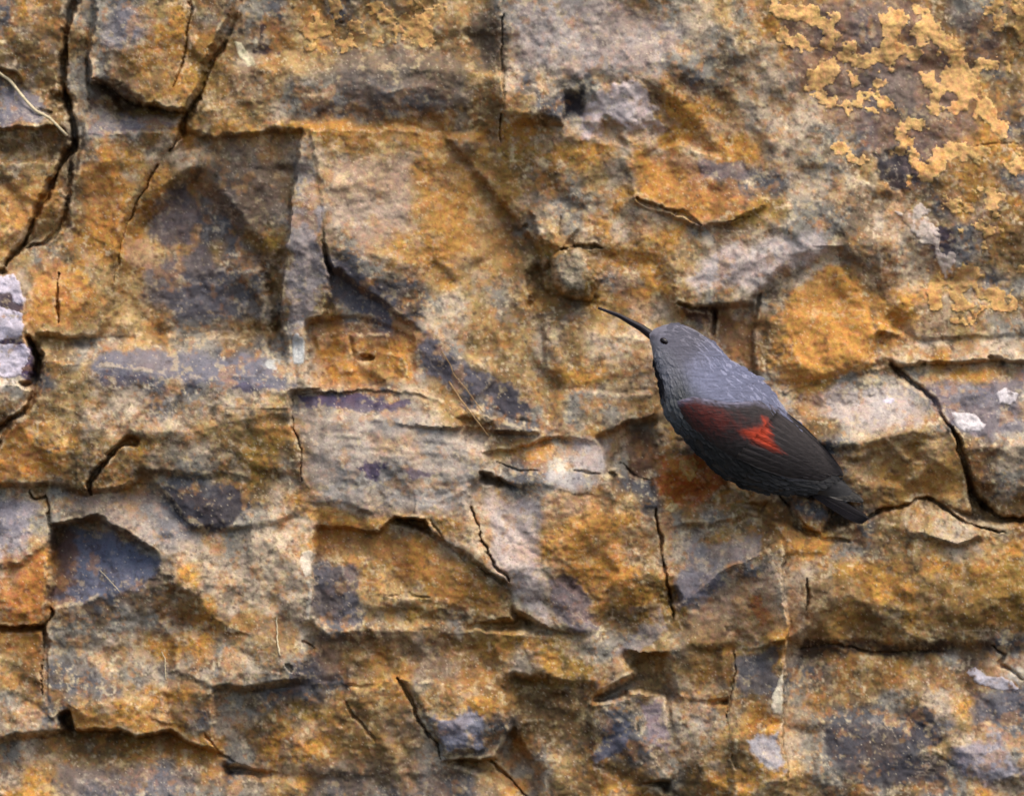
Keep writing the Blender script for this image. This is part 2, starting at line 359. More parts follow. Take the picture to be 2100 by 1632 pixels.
# open hollows
HOLLOWS = [([(1800,318),(1830,300),(1868,312),(1876,360),(1850,388),(1808,372)], 14), ([(1370,1212),(1392,1214),(1396,1238),(1374,1242)], 30),
 ([(1505,1300),(1560,1298),(1570,1318),(1530,1326)], 18), ([(1228,288),(1240,256),(1262,258),(1276,292),(1252,300)], 20), ([(1284,250),(1300,246),(1312,266),(1300,290)], 12),
 ([(1320,252),(1340,250),(1345,272),(1328,276)], 10), ([(104,190),(134,188),(142,215),(128,248),(108,232)], 34), ([(1055,1390),(1120,1380),(1150,1430),(1100,1470),(1060,1450)], 20),
 ([(1852,920),(1880,918),(1884,945),(1860,950)], 18), ([(1262,905),(1300,872),(1350,868),(1352,975),(1300,975),(1256,942)], 16), ([(945,860),(1000,870),(995,915),(955,920)], 26),
 ([(1380,980),(1440,985),(1470,1015),(1400,1020)], 14), ([(1080,560),(1130,540),(1150,600),(1210,615),(1180,640),(1090,625)], 30), ([(950,70),(1030,40),(1030,140),(985,145)], 12),
 ([(1150,190),(1195,182),(1188,240),(1152,238)], 16), ([(205,170),(250,178),(300,215),(380,232),(378,245),(250,235)], 22), ([(1740,950),(1800,920),(1860,950),(1840,985),(1770,985)], 16),
 ([(540,548),(572,600),(575,712),(545,712),(560,640)], 26), ([(340,1210),(400,1220),(430,1270),(380,1290),(345,1270)], 16), ([(1995,985),(2030,1000),(2040,1050),(2005,1040)], 22)]
for poly, dep in HOLLOWS:
    s_, d = sdf(poly, 60, 1.8)
    H[s_] -= dep * sstep(-12, 10, d)
H = H.astype(np.float32)

# ------------------------------------------------------------------ the rock: stone colours, with some light and shade painted in
def lin(r, g, b):
    f = lambda c: (c / 255 / 12.92) if c / 255 <= .04045 else ((c / 255 + .055) / 1.055)**2.4
    return np.array([f(r), f(g), f(b)], np.float32)
PAL = {'o': lin(182,127,54), 'b': lin(126,98,62), 'd': lin(104,74,46), 'g': lin(136,128,116), 's': lin(94,92,94),
       'p': lin(172,150,126), 'w': lin(186,174,158), 't': lin(162,130,84), 'y': lin(146,110,48)}
STAIN = """sobggstobggsbbstpttbggggppggptgyooogtobggt
bbbbgsooobgbtobtttbbppggggggpgtoososooosst
bbbggbooytptttbtbbbbppgpggpgggppooogooobst
sbbgggtoytptggssgbytpspggpbosgpppoopoooobt
sgbgbbyybttpgsgsssbbttsswwpootppppostgooos
bbbgggootooooobbttbboobppppooppppggsobooos
btbgooppgbgoptbttobyyyyyopoppooppggtgsoboo
btbbotobpgbbgptttoobybbgtpyyssssppgptsboos
oobboooossbgbgpptootobgggoobooyyggggpbsobob
otboootossbygpgtoootbgtgoppoggppggggppbsob
tgbooootbssbbgsgtootbbybboootppwpppggpwsbt
ptootttssssbgggsstottbbbysbotggpppooppowsgt
wooottbssssgbbgssgptgtybybgptgpggtooooptpbgg
wtttttbggbbbgossspptbbbbttptggpbbooooppttggs
wbbggttggssggoooosgtttptpppgggbbotobptopppo
wsttsssssssgpootosssbtbootpgggggyyggggtoobo
bbttppsgppptsssspttssgtgggtgggggggpwpgswswg
dotppppptttbbppggptossggtpgtsssobbgpptgswgg
ooottotppbyybppoogpptogpwgbbsssosssspoptspgg
ooobbbpggbybggggpppggswggssoosssssssobobsgt
gbgbtogsssbpogptgggpogwwptsobbybssssottbbbo
sggggppssggppoootboppptooopgbgbbbobsbtppbbb
gossssgppgppottboopppoootptpgytbooggbttptoo
pobsssgopppppsttooybpwpooobybgsppbyooboyoy
oobssggtopppppsttyyybwpgoooyssppppboootbyyb
oogggggbobtppssbytgtttpgbbybgpoopbobtotbbyy
tbggppooogttgbbotgbbyoytggtgtotopbbtbtbtsss
tbsspgpgpgpgssstoggbbpoyytttobsbssbtotgspwg
gbssstoobggsssbbbttooyybbgtpobbsgbbbgbpogs
pgstoooospbbyybbggogsbbbbsgpgtoopgssssstss
gpbbbybooggooybbbggsgbbbbssgptbopgssbstpgg
pobbbbsbbsptobbyogbbtggtbbbgbtbotggbssbsggg
ootssssggggobssgsssstogtboobbootttgbgbsgopt""".split("\n")
rows = [(r + "g" * 42)[:42] for r in STAIN]
base = np.array([[PAL[c] for c in r] for r in rows], np.float32)
CU = U + 62 * fbm(U, V, 130, 301, 5, .66); CV = V + 56 * fbm(U, V, 130, 302, 5, .66)
def samp(cu, cv):
    x = np.clip((cu - 25) / 50, 0, 41 - 1e-3); y = np.clip((cv - 25) / 50, 0, len(rows) - 1 - 1e-3)
    xi = x.astype(int); yi = y.astype(int)
    fx = sstep(.12, .88, x - xi)[..., None]; fy = sstep(.12, .88, y - yi)[..., None]
    xj = np.minimum(xi + 1, 41); yj = np.minimum(yi + 1, len(rows) - 1)
    return (base[yi, xi] * (1 - fx) + base[yi, xj] * fx) * (1 - fy) + (base[yj, xi] * (1 - fx) + base[yj, xj] * fx) * fy
COL = samp(CU, CV)

def mixin(col, m):
    global COL
    COL = COL * (1 - m[..., None]) + col * m[..., None]
# mottling of the stone: rust, grey, pale and dark crusts at several sizes
n1 = fbm(U, V, 46, 311, 4, .65); n2 = fbm(U, V, 40, 321, 4, .65); n3 = fbm(U, V, 30, 331, 4, .7); n4 = fbm(U, V, 26, 341, 4, .7)
mixin(lin(182,118,48), .45 * sstep(.12, .34, n1)); mixin(lin(150,140,130), .38 * sstep(.16, .36, n2))
mixin(lin(84,70,58), .48 * sstep(.20, .42, n3)); mixin(lin(190,164,122), .42 * sstep(.26, .46, n4))
n1b = fbm(U, V, 85, 315, 4, .6); mixin(lin(112,78,38), .55 * sstep(.14, .40, n1b))
n5 = fbm(U, V, 13, 351, 3, .7); n6 = fbm(U, V, 12, 361, 3, .7); n7 = fbm(U, V, 9, 371, 3, .7)
mixin(lin(172,112,48), .45 * sstep(.15, .5, n5)); mixin(lin(206,186,152), .50 * sstep(.30, .55, n6)); mixin(lin(70,52,42), .50 * sstep(.26, .52, n7))
COL *= (1 + .16 * fbm(U, V, 7, 381, 2))[..., None]
COL *= (1 + .10 * R2[..., 3] + .05 * R1[..., 3])[..., None]

# stains, plus painted shade and sky-lit ledge tops: outline, colour, strength, softness
SL, SD, OC, PK, WH, LG = lin(92,89,98), lin(68,65,72), lin(186,118,48), lin(176,156,152), lin(214,204,200), lin(158,150,152)
STAINS_AND_SHADING = [
 ([(655,480),(700,540),(790,590),(830,680),(790,690),(720,630),(670,600)], SL, .8, 6), ([(700,560),(790,590),(820,670),(740,640)], SL, .3, 8),
 ([(850,685),(880,680),(940,730),(1000,770),(1060,790),(1090,845),(1030,845),(960,800),(880,760)], SL, .9, 5),
 ([(795,640),(850,660),(870,690),(840,715),(800,690)], lin(170,120,66), .7, 8),
 ([(1000,790),(1055,785),(1085,840),(1010,840)], SD, .7, 4),
 ([(335,995),(480,1005),(525,1040),(510,1060),(430,1080),(350,1050)], SD, .9, 5),
 ([(590,808),(720,810),(830,830),(820,842),(700,838),(600,826)], lin(72,62,90), .85, 3),  # dark purple band along the top of the layered block
 ([(190,730),(330,715),(560,735),(590,775),(560,795),(420,790),(300,775),(210,775)], lin(108,106,116), .85, 9), ([(200,768),(290,782),(260,796),(210,785)], lin(74,68,84), .6, 5), ([(470,785),(550,785),(545,797),(480,796)], lin(74,68,92), .7, 4),  # shelf top painted the blue-grey of sky light, darker marks at its lip
 ([(140,1090),(230,1080),(330,1160),(300,1200),(230,1215),(130,1240),(110,1200)], lin(92,98,118), .85, 10),
 ([(105,1080),(150,1100),(150,1180),(110,1250)], lin(100,66,42), .7, 8),
 ([(310,400),(380,380),(410,430),(390,500),(330,510),(300,470)], SL, .8, 10), ([(290,560),(400,500),(470,560),(480,650),(380,660),(300,620)], SL, .75, 14),
 ([(440,340),(560,330),(600,420),(540,470),(450,440)], lin(112,98,92), .6, 14),
 ([(640,1150),(740,1155),(745,1270),(640,1270)], SL, .75, 6), ([(640,1320),(710,1330),(700,1400),(600,1420),(590,1390)], SL, .7, 8),
 ([(880,1470),(960,1455),(1000,1470),(990,1530),(910,1545)], lin(126,126,140), .85, 6),
 ([(1225,1480),(1285,1475),(1290,1540),(1225,1550)], lin(92,96,112), .85, 5), ([(1305,1430),(1355,1440),(1370,1560),(1325,1510)], lin(140,122,132), .7, 6),
 ([(1510,1345),(1600,1335),(1595,1400),(1560,1430),(1515,1410)], lin(98,94,96), .8, 6), ([(1535,1520),(1595,1515),(1595,1560),(1540,1565)], lin(156,156,164), .8, 6),
 ([(1690,1490),(1820,1480),(1880,1550),(1860,1610),(1740,1600),(1690,1540)], SD, .75, 12), ([(1865,1460),(1925,1465),(1930,1520),(1860,1530)], SD, .85, 6),
 ([(1850,1560),(1930,1540),(1930,1600),(1850,1610)], SD, .7, 8), ([(1960,1530),(2050,1510),(2100,1580),(2000,1600),(1950,1570)], lin(142,138,150), .7, 10),
 ([(2000,1420),(2100,1410),(2100,1480),(2000,1480)], lin(98,96,106), .6, 8),
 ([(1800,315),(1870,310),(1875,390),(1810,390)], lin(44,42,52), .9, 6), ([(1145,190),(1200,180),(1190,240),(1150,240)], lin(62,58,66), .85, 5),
 ([(1920,450),(1945,460),(1950,520),(1930,520),(1915,480)], lin(60,54,74), .85, 4), ([(1880,490),(1915,490),(1915,525),(1885,520)], lin(70,60,72), .8, 4),
 ([(960,30),(1025,30),(1025,130),(980,140),(960,90)], lin(92,82,72), .7, 10),
 ([(690,110),(860,100),(960,140),(960,220),(760,225),(690,170)], lin(118,106,100), .55, 14),
 ([(1595,650),(1640,575),(1700,550),(1770,600),(1805,690),(1790,750),(1700,785),(1605,795)], lin(186,126,54), .85, 8),
 ([(1290,340),(1400,310),(1550,420),(1440,458),(1310,395)], OC, .55, 10), ([(1350,940),(1430,920),(1480,990),(1460,1030),(1355,1030)], lin(176,96,34), .85, 8),
 ([(1470,650),(1555,650),(1556,750),(1490,735)], lin(128,84,44), .8, 8), ([(1290,880),(1345,870),(1345,970),(1290,965)], lin(104,66,44), .7, 8),  # shade inside the two recesses beside the bird, painted brown
 ([(650,670),(740,660),(835,700),(840,780),(760,790),(650,780)], OC, .35, 14), ([(740,690),(800,690),(830,740),(760,770)], lin(112,78,40), .6, 12), ([(650,660),(760,665),(740,690),(655,690)], lin(104,74,46), .6, 8), ([(1145,535),(1190,520),(1212,570),(1190,605),(1150,595)], lin(128,120,104), .7, 6), ([(1085,560),(1130,560),(1150,620),(1090,620)], lin(120,92,52), .6, 10), ([(640,1045),(760,1055),(790,1070),(700,1075),(640,1070)], lin(204,146,72), .7, 6),  # includes the knob's shadow, painted brown at its lower left
 ([(640,1075),(900,1120),(1040,1220),(1030,1260),(890,1230),(760,1130),(640,1140)], lin(160,104,44), .6, 12),
 ([(1110,1010),(1230,1000),(1250,1080),(1180,1150),(1110,1100)], lin(178,120,56), .6, 12), ([(1130,1120),(1280,1110),(1300,1200),(1220,1250),(1140,1180)], lin(192,126,52), .6, 12),
 ([(1000,1010),(1090,1020),(1110,1100),(1110,1180),(1120,1270),(1060,1230),(1010,1130)], lin(184,168,166), .6, 12),
 ([(1180,895),(1240,905),(1250,965),(1180,985),(1160,940)], lin(150,146,150), .6, 10), ([(1100,965),(1230,980),(1200,1002),(1110,1000)], lin(140,136,142), .5, 8),  # sky-lit grey painted on the central ledge top
 ([(150,1440),(290,1470),(440,1500),(450,1540),(350,1500),(230,1495),(160,1498)], lin(190,130,58), .75, 6),
 ([(0,1160),(100,1130),(104,1270),(0,1280)], lin(172,100,40), .7, 8), ([(0,1030),(70,1030),(60,1130),(0,1150)], lin(150,142,150), .6, 8),
 ([(0,170),(60,190),(95,240),(60,262),(0,258)], lin(112,108,116), .8, 5), ([(600,420),(650,420),(660,600),(640,680),(600,700),(590,560)], lin(146,136,136), .75, 8),
 ([(605,330),(640,300),(655,420),(610,420)], lin(140,134,132), .6, 6),
 ([(180,235),(370,240),(360,270),(180,280)], lin(128,118,124), .6, 8), ([(215,30),(290,0),(320,40),(260,110),(210,90)], lin(126,120,126), .6, 12),
 ([(265,485),(300,478),(325,510),(318,550),(280,558),(258,520)], lin(178,138,106), .8, 4),
 ([(1040,0),(1250,0),(1400,60),(1350,150),(1200,160),(1060,120)], lin(166,152,150), .5, 16),
 ([(1180,240),(1260,175),(1330,195),(1365,270),(1300,260),(1240,240),(1230,290),(1200,290)], lin(196,180,180), .7, 6),
 ([(1420,330),(1530,330),(1540,360),(1440,360)], lin(104,98,106), .7, 6), ([(1500,500),(1680,480),(1700,520),(1560,580),(1440,600),(1410,560)], lin(186,172,170), .6, 12),
 ([(1650,830),(1700,800),(1850,780),(1900,830),(1880,870),(1740,880)], lin(160,148,148), .6, 10), ([(1870,790),(2100,770),(2100,900),(1990,900),(1930,860)], lin(112,106,116), .75, 8),
 ([(1750,900),(1960,890),(1985,1040),(1900,1010),(1790,1040),(1740,980)], lin(178,134,72), .55, 14),
 ([(1390,1180),(1470,1150),(1480,1200),(1400,1250)], lin(118,114,126), .7, 8), ([(1240,1345),(1310,1290),(1350,1250),(1375,1290),(1290,1345)], lin(140,132,134), .6, 6),
 ([(1450,1230),(1580,1150),(1600,1280),(1500,1330),(1420,1300)], lin(182,138,100), .6, 12), ([(1540,1220),(1560,1215),(1565,1270),(1545,1275)], lin(196,110,40), .7, 6),
 ([(1120,1195),(1180,1190),(1230,1260),(1230,1290),(1140,1260)], lin(112,100,108), .7, 6),
 ([(850,330),(1020,300),(1080,420),(1040,560),(900,540)], lin(162,116,62), .45, 24), ([(680,330),(840,320),(850,460),(760,520),(680,440)], lin(168,142,128), .5, 18),
 ([(100,540),(140,540),(190,600),(190,650),(60,650),(60,580)], lin(186,122,60), .55, 10), ([(160,330),(240,330),(250,500),(170,480)], lin(184,118,44), .55, 10),
 ([(0,370),(80,380),(60,470),(0,520)], lin(196,138,72), .55, 10),
 ([(620,840),(850,850),(1000,900),(960,1040),(760,1050),(640,1020)], lin(150,143,140), .5, 24), ([(120,1010),(300,1000),(400,1100),(340,1140),(210,1070)], lin(140,134,134), .5, 14), ([(1395,1120),(1550,1090),(1560,1130),(1470,1165),(1400,1220)], lin(118,116,122), .6, 10), ([(720,945),(795,948),(792,956),(765,955),(762,985),(748,985),(746,955),(722,952)], lin(70,58,92), .8, 3), ([(845,960),(900,966),(880,990),(850,985)], lin(92,78,100), .7, 4),  # first three paint sky-lit grey on ledge tops; the rest are stains
 ([(540,60),(550,85),(570,105),(560,112),(525,110),(530,90)], lin(70,56,60), .85, 3), ([(640,205),(720,215),(760,228),(700,230),(650,225)], lin(80,62,46), .7, 6),
 ([(1600,0),(1880,0),(1990,150),(2010,260),(1900,370),(1800,300),(1700,240),(1620,150)], lin(112,94,92), .7, 20), ([(1790,150),(1880,150),(1900,230),(1820,240)], lin(124,108,98), .8, 10),
 ([(1950,20),(2020,20),(2060,130),(1990,140)], lin(100,82,74), .7, 10), ([(600,110),(940,110),(940,180),(640,170)], lin(104,88,72), .5, 20),  # second patch paints recess darkness across the upper band
 ([(240,100),(370,90),(380,200),(300,215),(230,180)], lin(146,100,44), .6, 16), ([(310,130),(350,125),(360,165),(320,175)], lin(104,84,56), .6, 8),
 ([(420,280),(600,280),(590,440),(420,440)], lin(112,94,80), .5, 22), ([(640,240),(1000,270),(1000,300),(660,280)], lin(160,108,40), .6, 12),  # first patch darkens the notch left of the ridge, painted shade
 ([(640,1300),(860,1290),(1000,1340),(1000,1420),(800,1390),(660,1400)], lin(142,98,52), .45, 20), ([(660,1430),(860,1420),(880,1540),(700,1580)], lin(136,96,46), .5, 20),  # brown painted in for the dark recesses at lower centre
 ([(980,1400),(1120,1390),(1200,1420),(1180,1540),(1040,1480)], lin(96,74,48), .6, 16), ([(1380,1270),(1500,1280),(1500,1400),(1400,1400)], lin(118,86,46), .55, 14),  # first patch paints the darkness of the bottom recess
 ([(1640,1180),(1780,1180),(1800,1310),(1650,1320)], lin(128,94,48), .6, 16), ([(1860,1190),(2100,1160),(2100,1290),(1900,1280)], lin(136,98,42), .6, 20),
 ([(1640,1310),(1950,1325),(1940,1350),(1640,1345)], lin(60,48,48), .7, 8), ([(640,1560),(900,1560),(1060,1632),(640,1632)], lin(106,96,92), .55, 20),  # first patch: dark strip along the small ledge
 ([(0,1250),(90,1290),(90,1350),(0,1340)], lin(160,96,36), .6, 10), ([(0,880),(60,850),(90,960),(0,980)], lin(176,110,44), .6, 12), ([(120,1560),(400,1580),(400,1632),(120,1632)], lin(116,110,116), .5, 14),
 ([(-60,596),(36,606),(34,632),(-60,634)], lin(74,58,76), .8, 4), ([(-60,690),(40,690),(66,726),(60,790),(40,770),(48,725),(20,704),(-60,708)], lin(78,60,96), .85, 5), ([(180,170),(250,175),(290,215),(180,230)], lin(90,62,44), .7, 8), ([(1400,625),(1462,640),(1464,690),(1440,665)], lin(86,52,44), .8, 4),  # dark gaps between lichens; painted overhang shadow and recess shade
]
for (poly, c, a, soft) in STAINS_AND_SHADING:
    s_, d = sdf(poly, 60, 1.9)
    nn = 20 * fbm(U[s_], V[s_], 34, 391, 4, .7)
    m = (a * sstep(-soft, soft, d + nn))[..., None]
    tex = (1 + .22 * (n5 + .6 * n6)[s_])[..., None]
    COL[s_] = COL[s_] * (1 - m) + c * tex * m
n8 = fbm(U, V, 22, 841, 4, .7); n9 = fbm(U, V, 20, 851, 4, .7); n10 = fbm(U, V, 34, 861, 4, .65)
mixin(lin(196,170,126), .38 * sstep(.28, .48, n8)); mixin(lin(66,54,50), .42 * sstep(.28, .50, n9)); mixin(lin(170,116,58), .38 * sstep(.24, .42, n10))
# edge highlights painted pale, then veins; fine pale grains everywhere
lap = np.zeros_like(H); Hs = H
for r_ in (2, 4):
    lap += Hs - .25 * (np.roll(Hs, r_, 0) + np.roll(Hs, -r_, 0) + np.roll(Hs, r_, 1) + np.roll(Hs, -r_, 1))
mixin(lin(202,178,140), .34 * sstep(1.5, 6, lap) * sstep(-.05, .35, n2 + n6))      # bright highlights painted into the colour of proud edges
vein = 1 - np.abs(fbm(U + 20 * n1, V, 48, 801, 4, .6)) * 14
mixin(lin(212,192,166), .22 * sstep(.2, .9, vein) * sstep(.0, .3, fbm(U, V, 70, 811, 3)))
lum = COL.mean(2, keepdims=True); mlum = float(lum.mean())
COL = COL * (lum / mlum)**.22
gr = rng.random(U.shape).astype(np.float32)
mixin(lin(226,208,180), .45 * (gr > .990)); mixin(lin(52,36,34), .5 * (gr < .012))
COL = np.clip(COL, .012, .8).astype(np.float32)

# ------------------------------------------------------------------ materials
def mat_new(name):
    m = bpy.data.materials.new(name); m.use_nodes = True
    b = m.node_tree.nodes["Principled BSDF"]
    return m, m.node_tree, b
def stone_material(name, rough=.86, bump=.28, dist=.0006, tint=None, spec=.25, sat=1.0):
    m, t, b = mat_new(name)
    N, L = t.nodes, t.links
    at = N.new("ShaderNodeAttribute"); at.attribute_name = "stone_colour"
    tc = N.new("ShaderNodeTexCoord")
    a1 = N.new("ShaderNodeTexNoise"); a1.inputs["Scale"].default_value = 950; a1.inputs["Detail"].default_value = 5; a1.inputs["Roughness"].default_value = .7
    a2 = N.new("ShaderNodeTexNoise"); a2.inputs["Scale"].default_value = 420; a2.inputs["Detail"].default_value = 4
    a3 = N.new("ShaderNodeTexVoronoi"); a3.inputs["Scale"].default_value = 520
    for x in (a1, a2, a3): L.new(tc.outputs["Object"], x.inputs["Vector"])
    r1 = N.new("ShaderNodeMapRange"); r1.inputs[1].default_value = .3; r1.inputs[2].default_value = .7; r1.inputs[3].default_value = .76; r1.inputs[4].default_value = 1.24
    L.new(a1.outputs["Fac"], r1.inputs[0])
    mx = N.new("ShaderNodeMix"); mx.data_type = 'RGBA'; mx.blend_type = 'MULTIPLY'; mx.inputs[0].default_value = 1
    L.new(at.outputs["Color"], mx.inputs[6]); L.new(r1.outputs[0], mx.inputs[7])
    hs = N.new("ShaderNodeHueSaturation")
    r2 = N.new("ShaderNodeMapRange"); r2.inputs[1].default_value = .3; r2.inputs[2].default_value = .7; r2.inputs[3].default_value = .486; r2.inputs[4].default_value = .522
    L.new(a2.outputs["Fac"], r2.inputs[0]); L.new(r2.outputs[0], hs.inputs["Hue"]); hs.inputs["Saturation"].default_value = sat
    L.new(mx.outputs[2], hs.inputs["Color"]); L.new(hs.outputs[0], b.inputs["Base Color"])
    b.inputs["Roughness"].default_value = rough; b.inputs["Specular IOR Level"].default_value = spec
    ad = N.new("ShaderNodeMath"); ad.operation = 'MULTIPLY_ADD'; ad.inputs[1].default_value = .5
    L.new(a3.outputs["Distance"], ad.inputs[0]); L.new(a1.outputs["Fac"], ad.inputs[2])
    bp = N.new("ShaderNodeBump"); bp.inputs["Strength"].default_value = bump; bp.inputs["Distance"].default_value = dist
    L.new(ad.outputs[0], bp.inputs["Height"]); L.new(bp.outputs[0], b.inputs["Normal"])
    return m
M_ROCK = stone_material("weathered_rock", sat=.97)
M_LICHEN = stone_material("lichen_crust", rough=.95, bump=.5, spec=.1)

# ------------------------------------------------------------------ meshes cut out of the face
col_ = sc.collection
def tag(o, label=None, cat=None, group=None, kind=None):
    for k, x in (('label', label), ('category', cat), ('group', group), ('kind', kind)):
        if x: o[k] = x
    return o
def empty(name, loc=(0, 0, 0)):
    o = bpy.data.objects.new(name, None); o.location = loc; o.empty_display_size = .01; col_.objects.link(o); return o
def attach(o, parent):
    if parent is not None:
        o.parent = parent; o.matrix_parent_inverse = parent.matrix_basis.inverted()

def grid_mesh(name, fmask, HH, CC, material, parent=None):
    """mesh of the grid cells in fmask (NV-1, NU-1)"""
    fi, fj = np.nonzero(fmask)
    a = fi * NU + fj
    quads = np.stack([a, a + NU, a + NU + 1, a + 1], 1)
    ids, inv = np.unique(quads, return_inverse=True)
    inv = inv.reshape(-1).astype(np.int32)
    co = np.empty((len(ids), 3), np.float32)
    co[:, 0] = (U.ravel()[ids] - CX) * S; co[:, 1] = -HH.ravel()[ids] * S; co[:, 2] = (CY - V.ravel()[ids]) * S
    me = bpy.data.meshes.new(name)
    nf = len(a)
    me.vertices.add(len(ids)); me.vertices.foreach_set("co", co.ravel())
    me.loops.add(nf * 4); me.loops.foreach_set("vertex_index", inv)
    me.polygons.add(nf); me.polygons.foreach_set("loop_start", np.arange(0, nf * 4, 4, dtype=np.int32))
    me.polygons.foreach_set("use_smooth", np.ones(nf, bool))
    me.update(calc_edges=True)
    ca = me.color_attributes.new("stone_colour", 'FLOAT_COLOR', 'POINT')
    c4 = np.ones((len(ids), 4), np.float32); c4[:, :3] = CC.reshape(-1, 3)[ids]
    ca.data.foreach_set("color", c4.ravel())
    me.materials.append(material)
    o = bpy.data.objects.new(name, me); col_.objects.link(o); attach(o, parent)
    return o

face = empty("rock_face")
tag(face, "fractured rusty brown and grey rock face filling the whole view", None, None, "structure")
lf = LAB[:-1, :-1]
names = {}
PART_LABEL = {}
for k in range(len(BLOCKS) + 1):
    m = lf == k
    if m.sum() < 12: continue
    o = grid_mesh("rock_block", m, H, COL, M_ROCK, face)

# the cliff going on past the part in view, coarser
def outer_cliff():
    n = 150
    us2 = np.linspace(-5200, 7300, n); vs2 = np.linspace(-4200, 5800, 120)
    a, b = np.meshgrid(us2, vs2)
    r, dx, dy, e = worley(a + 60 * vnoise(a, b, 500, 3), b, 420, 91, 300)
    h = 20 + 60 * fbm(a, b, 1200, 92, 4) + 40 * r[..., 2] + 40 * (r[..., 0] * dx + r[..., 1] * dy) + 12 * fbm(a, b, 200, 95, 3)
    inside = (a > U0 - 60) & (a < U1 + 60) & (b > V0 - 60) & (b < V1 + 60)
    h = np.where(inside, -190, h)
    co = np.stack([(a - CX) * S, -h * S, (CY - b) * S], -1).reshape(-1, 3)
    cc = np.array([PAL[c] for c in "obgtpsy"])[np.clip(((fbm(a, b, 300, 97, 4) + .6) * 6).astype(int), 0, 6)].reshape(-1, 3)
    f = [(i * n + j, (i + 1) * n + j, (i + 1) * n + j + 1, i * n + j + 1) for i in range(119) for j in range(n - 1)]
    me = bpy.data.meshes.new("outer_rock"); me.from_pydata(co.tolist(), [], f); me.update()
    ca = me.color_attributes.new("stone_colour", 'FLOAT_COLOR', 'POINT')
    c4 = np.ones((len(cc), 4), np.float32); c4[:, :3] = cc
    ca.data.foreach_set("color", c4.ravel())
    me.materials.append(M_ROCK)
    o = bpy.data.objects.new("outer_rock", me); col_.objects.link(o); attach(o, face)
outer_cliff()

def rock_h(u, v):
    j = int(np.clip(round((u - U0) / STEP), 0, NU - 1)); i = int(np.clip(round((v - V0) / STEP), 0, NV - 1))
    return float(H[i, j])

# ------------------------------------------------------------------ lichens, and a pale strip on a bright rock edge
def lichen(poly, name, label, colour, thick=3.0, group=None, wob=1.5, rag=5):
    s_, d = sdf(poly, 20, wob)
    d = d + 1.8 * rag * fbm(U[s_], V[s_], 16, 611, 4, .7)
    D = np.full(U.shape, -99, np.float32); D[s_] = d
    m = D > -2.5
    fm = m[:-1, :-1] & m[1:, :-1] & m[:-1, 1:] & m[1:, 1:]
    thick = thick * .45
    HH = H + np.clip(D * .7, -2.2, thick) + .8 * n6
    CC = np.zeros(U.shape + (3,), np.float32) + colour
    CC *= (1 + .30 * n5 + .25 * n7 + .2 * n3)[..., None]
    k_ = np.clip(.12 + .75 * sstep(.05, .45, n9 + .5 * n5) + .5 * (1 - sstep(-1, 4, D)), 0, .85)[..., None]
    CC = CC * (1 - k_) + COL * k_
    o = grid_mesh(name, fm, HH.astype(np.float32), CC, M_LICHEN)
    tag(o, label, "lichen", group)
    return o
WHITE = lin(210,200,212); CREAM = lin(220,204,176); PALE = lin(196,194,190)
lichen([(-60,562),(22,572),(42,598),(46,622),(26,614),(8,606),(-60,602)], "white_lichen", "small white lichen at the left edge, topmost of three on the pale stone", WHITE, 5, "white lichens on the left stone")
lichen([(-60,626),(30,628),(46,642),(46,682),(30,692),(-60,704)], "white_lichen", "white lichen at the left edge, middle of three on the pale stone", WHITE, 5, "white lichens on the left stone")
lichen([(-60,708),(20,702),(50,705),(64,725),(52,742),(42,768),(0,776),(-60,776)], "white_lichen", "broad white lichen at the left edge, lowest of three beside the dark crack", WHITE, 6, "white lichens on the left stone")
lichen([(1943,838),(1995,840),(2020,866),(2012,886),(1975,886),(1958,870)], "white_lichen", "bright white angular lichen beside the dark crack right of the bird", lin(222,212,210), 5, None, 1, 2)
lichen([(2038,806),(2060,797),(2090,806),(2084,825),(2070,836),(2050,832)], "white_lichen", "round white lichen on the grey slab near the right edge", lin(216,206,206), 4, None, 1, 3)
lichen([(1973,1378),(2000,1371),(2030,1384),(2075,1398),(2092,1412),(2070,1418),(2030,1411),(2000,1396)], "white_lichen", "long pale lichen streak near the lower right corner", lin(196,190,198), 4, None, 1, 3)
lichen([(600,692),(614,684),(629,700),(625,742),(606,746),(601,720)], "pale_lichen_or_edge", "oval pale grey lichen at the foot of the grey ridge", lin(190,190,186), 4, None, .6, 2)
lichen([(533,740),(560,732),(577,734),(566,755),(540,756)], "pale_lichen_or_edge", "small pale lichen lying on the grey ledge", lin(186,184,178), 4, None, .8, 3)
lichen([(1822,425),(1850,440),(1890,420),(1915,436),(1898,452),(1925,472),(1922,500),(1940,520),(1962,510),(1958,560),(1936,572),(1922,540),(1916,508),(1885,492),(1855,462)], "cream_lichen", "cream lichen in a ragged chain under the orange patches", lin(206,188,176), 4, None, 1.5, 5)
lichen([(1594,1400),(1602,1372),(1605,1400),(1605,1462),(1584,1460),(1582,1430)], "pale_lichen_or_edge", "narrow cream lichen on the straight vertical rock corner", lin(220,206,180), 4, None, .8, 2)
lichen([(476,84),(494,88),(512,112),(527,136),(508,140),(492,116)], "pale_lichen_or_edge", "slanting cream lichen bar near the top left crack", lin(206,196,166), 4, None, .7, 2)
lichen([(620,1132),(636,1126),(652,1132),(642,1150),(640,1210),(636,1290),(630,1260),(628,1180),(616,1158)], "pale_lichen_or_edge", "thin pale strip added along the bright corner edge below the centre", lin(198,184,166), 3, None, .7, 2)  # pale strip added to brighten the rock's corner edge, not a growth
lichen([(1388,950),(1408,934),(1422,948),(1424,964),(1404,974),(1392,966)], "yellow_lichen", "yellowish lichen spot on the orange hollow under the bird", lin(188,150,92), 1.5, None, 2, 9)
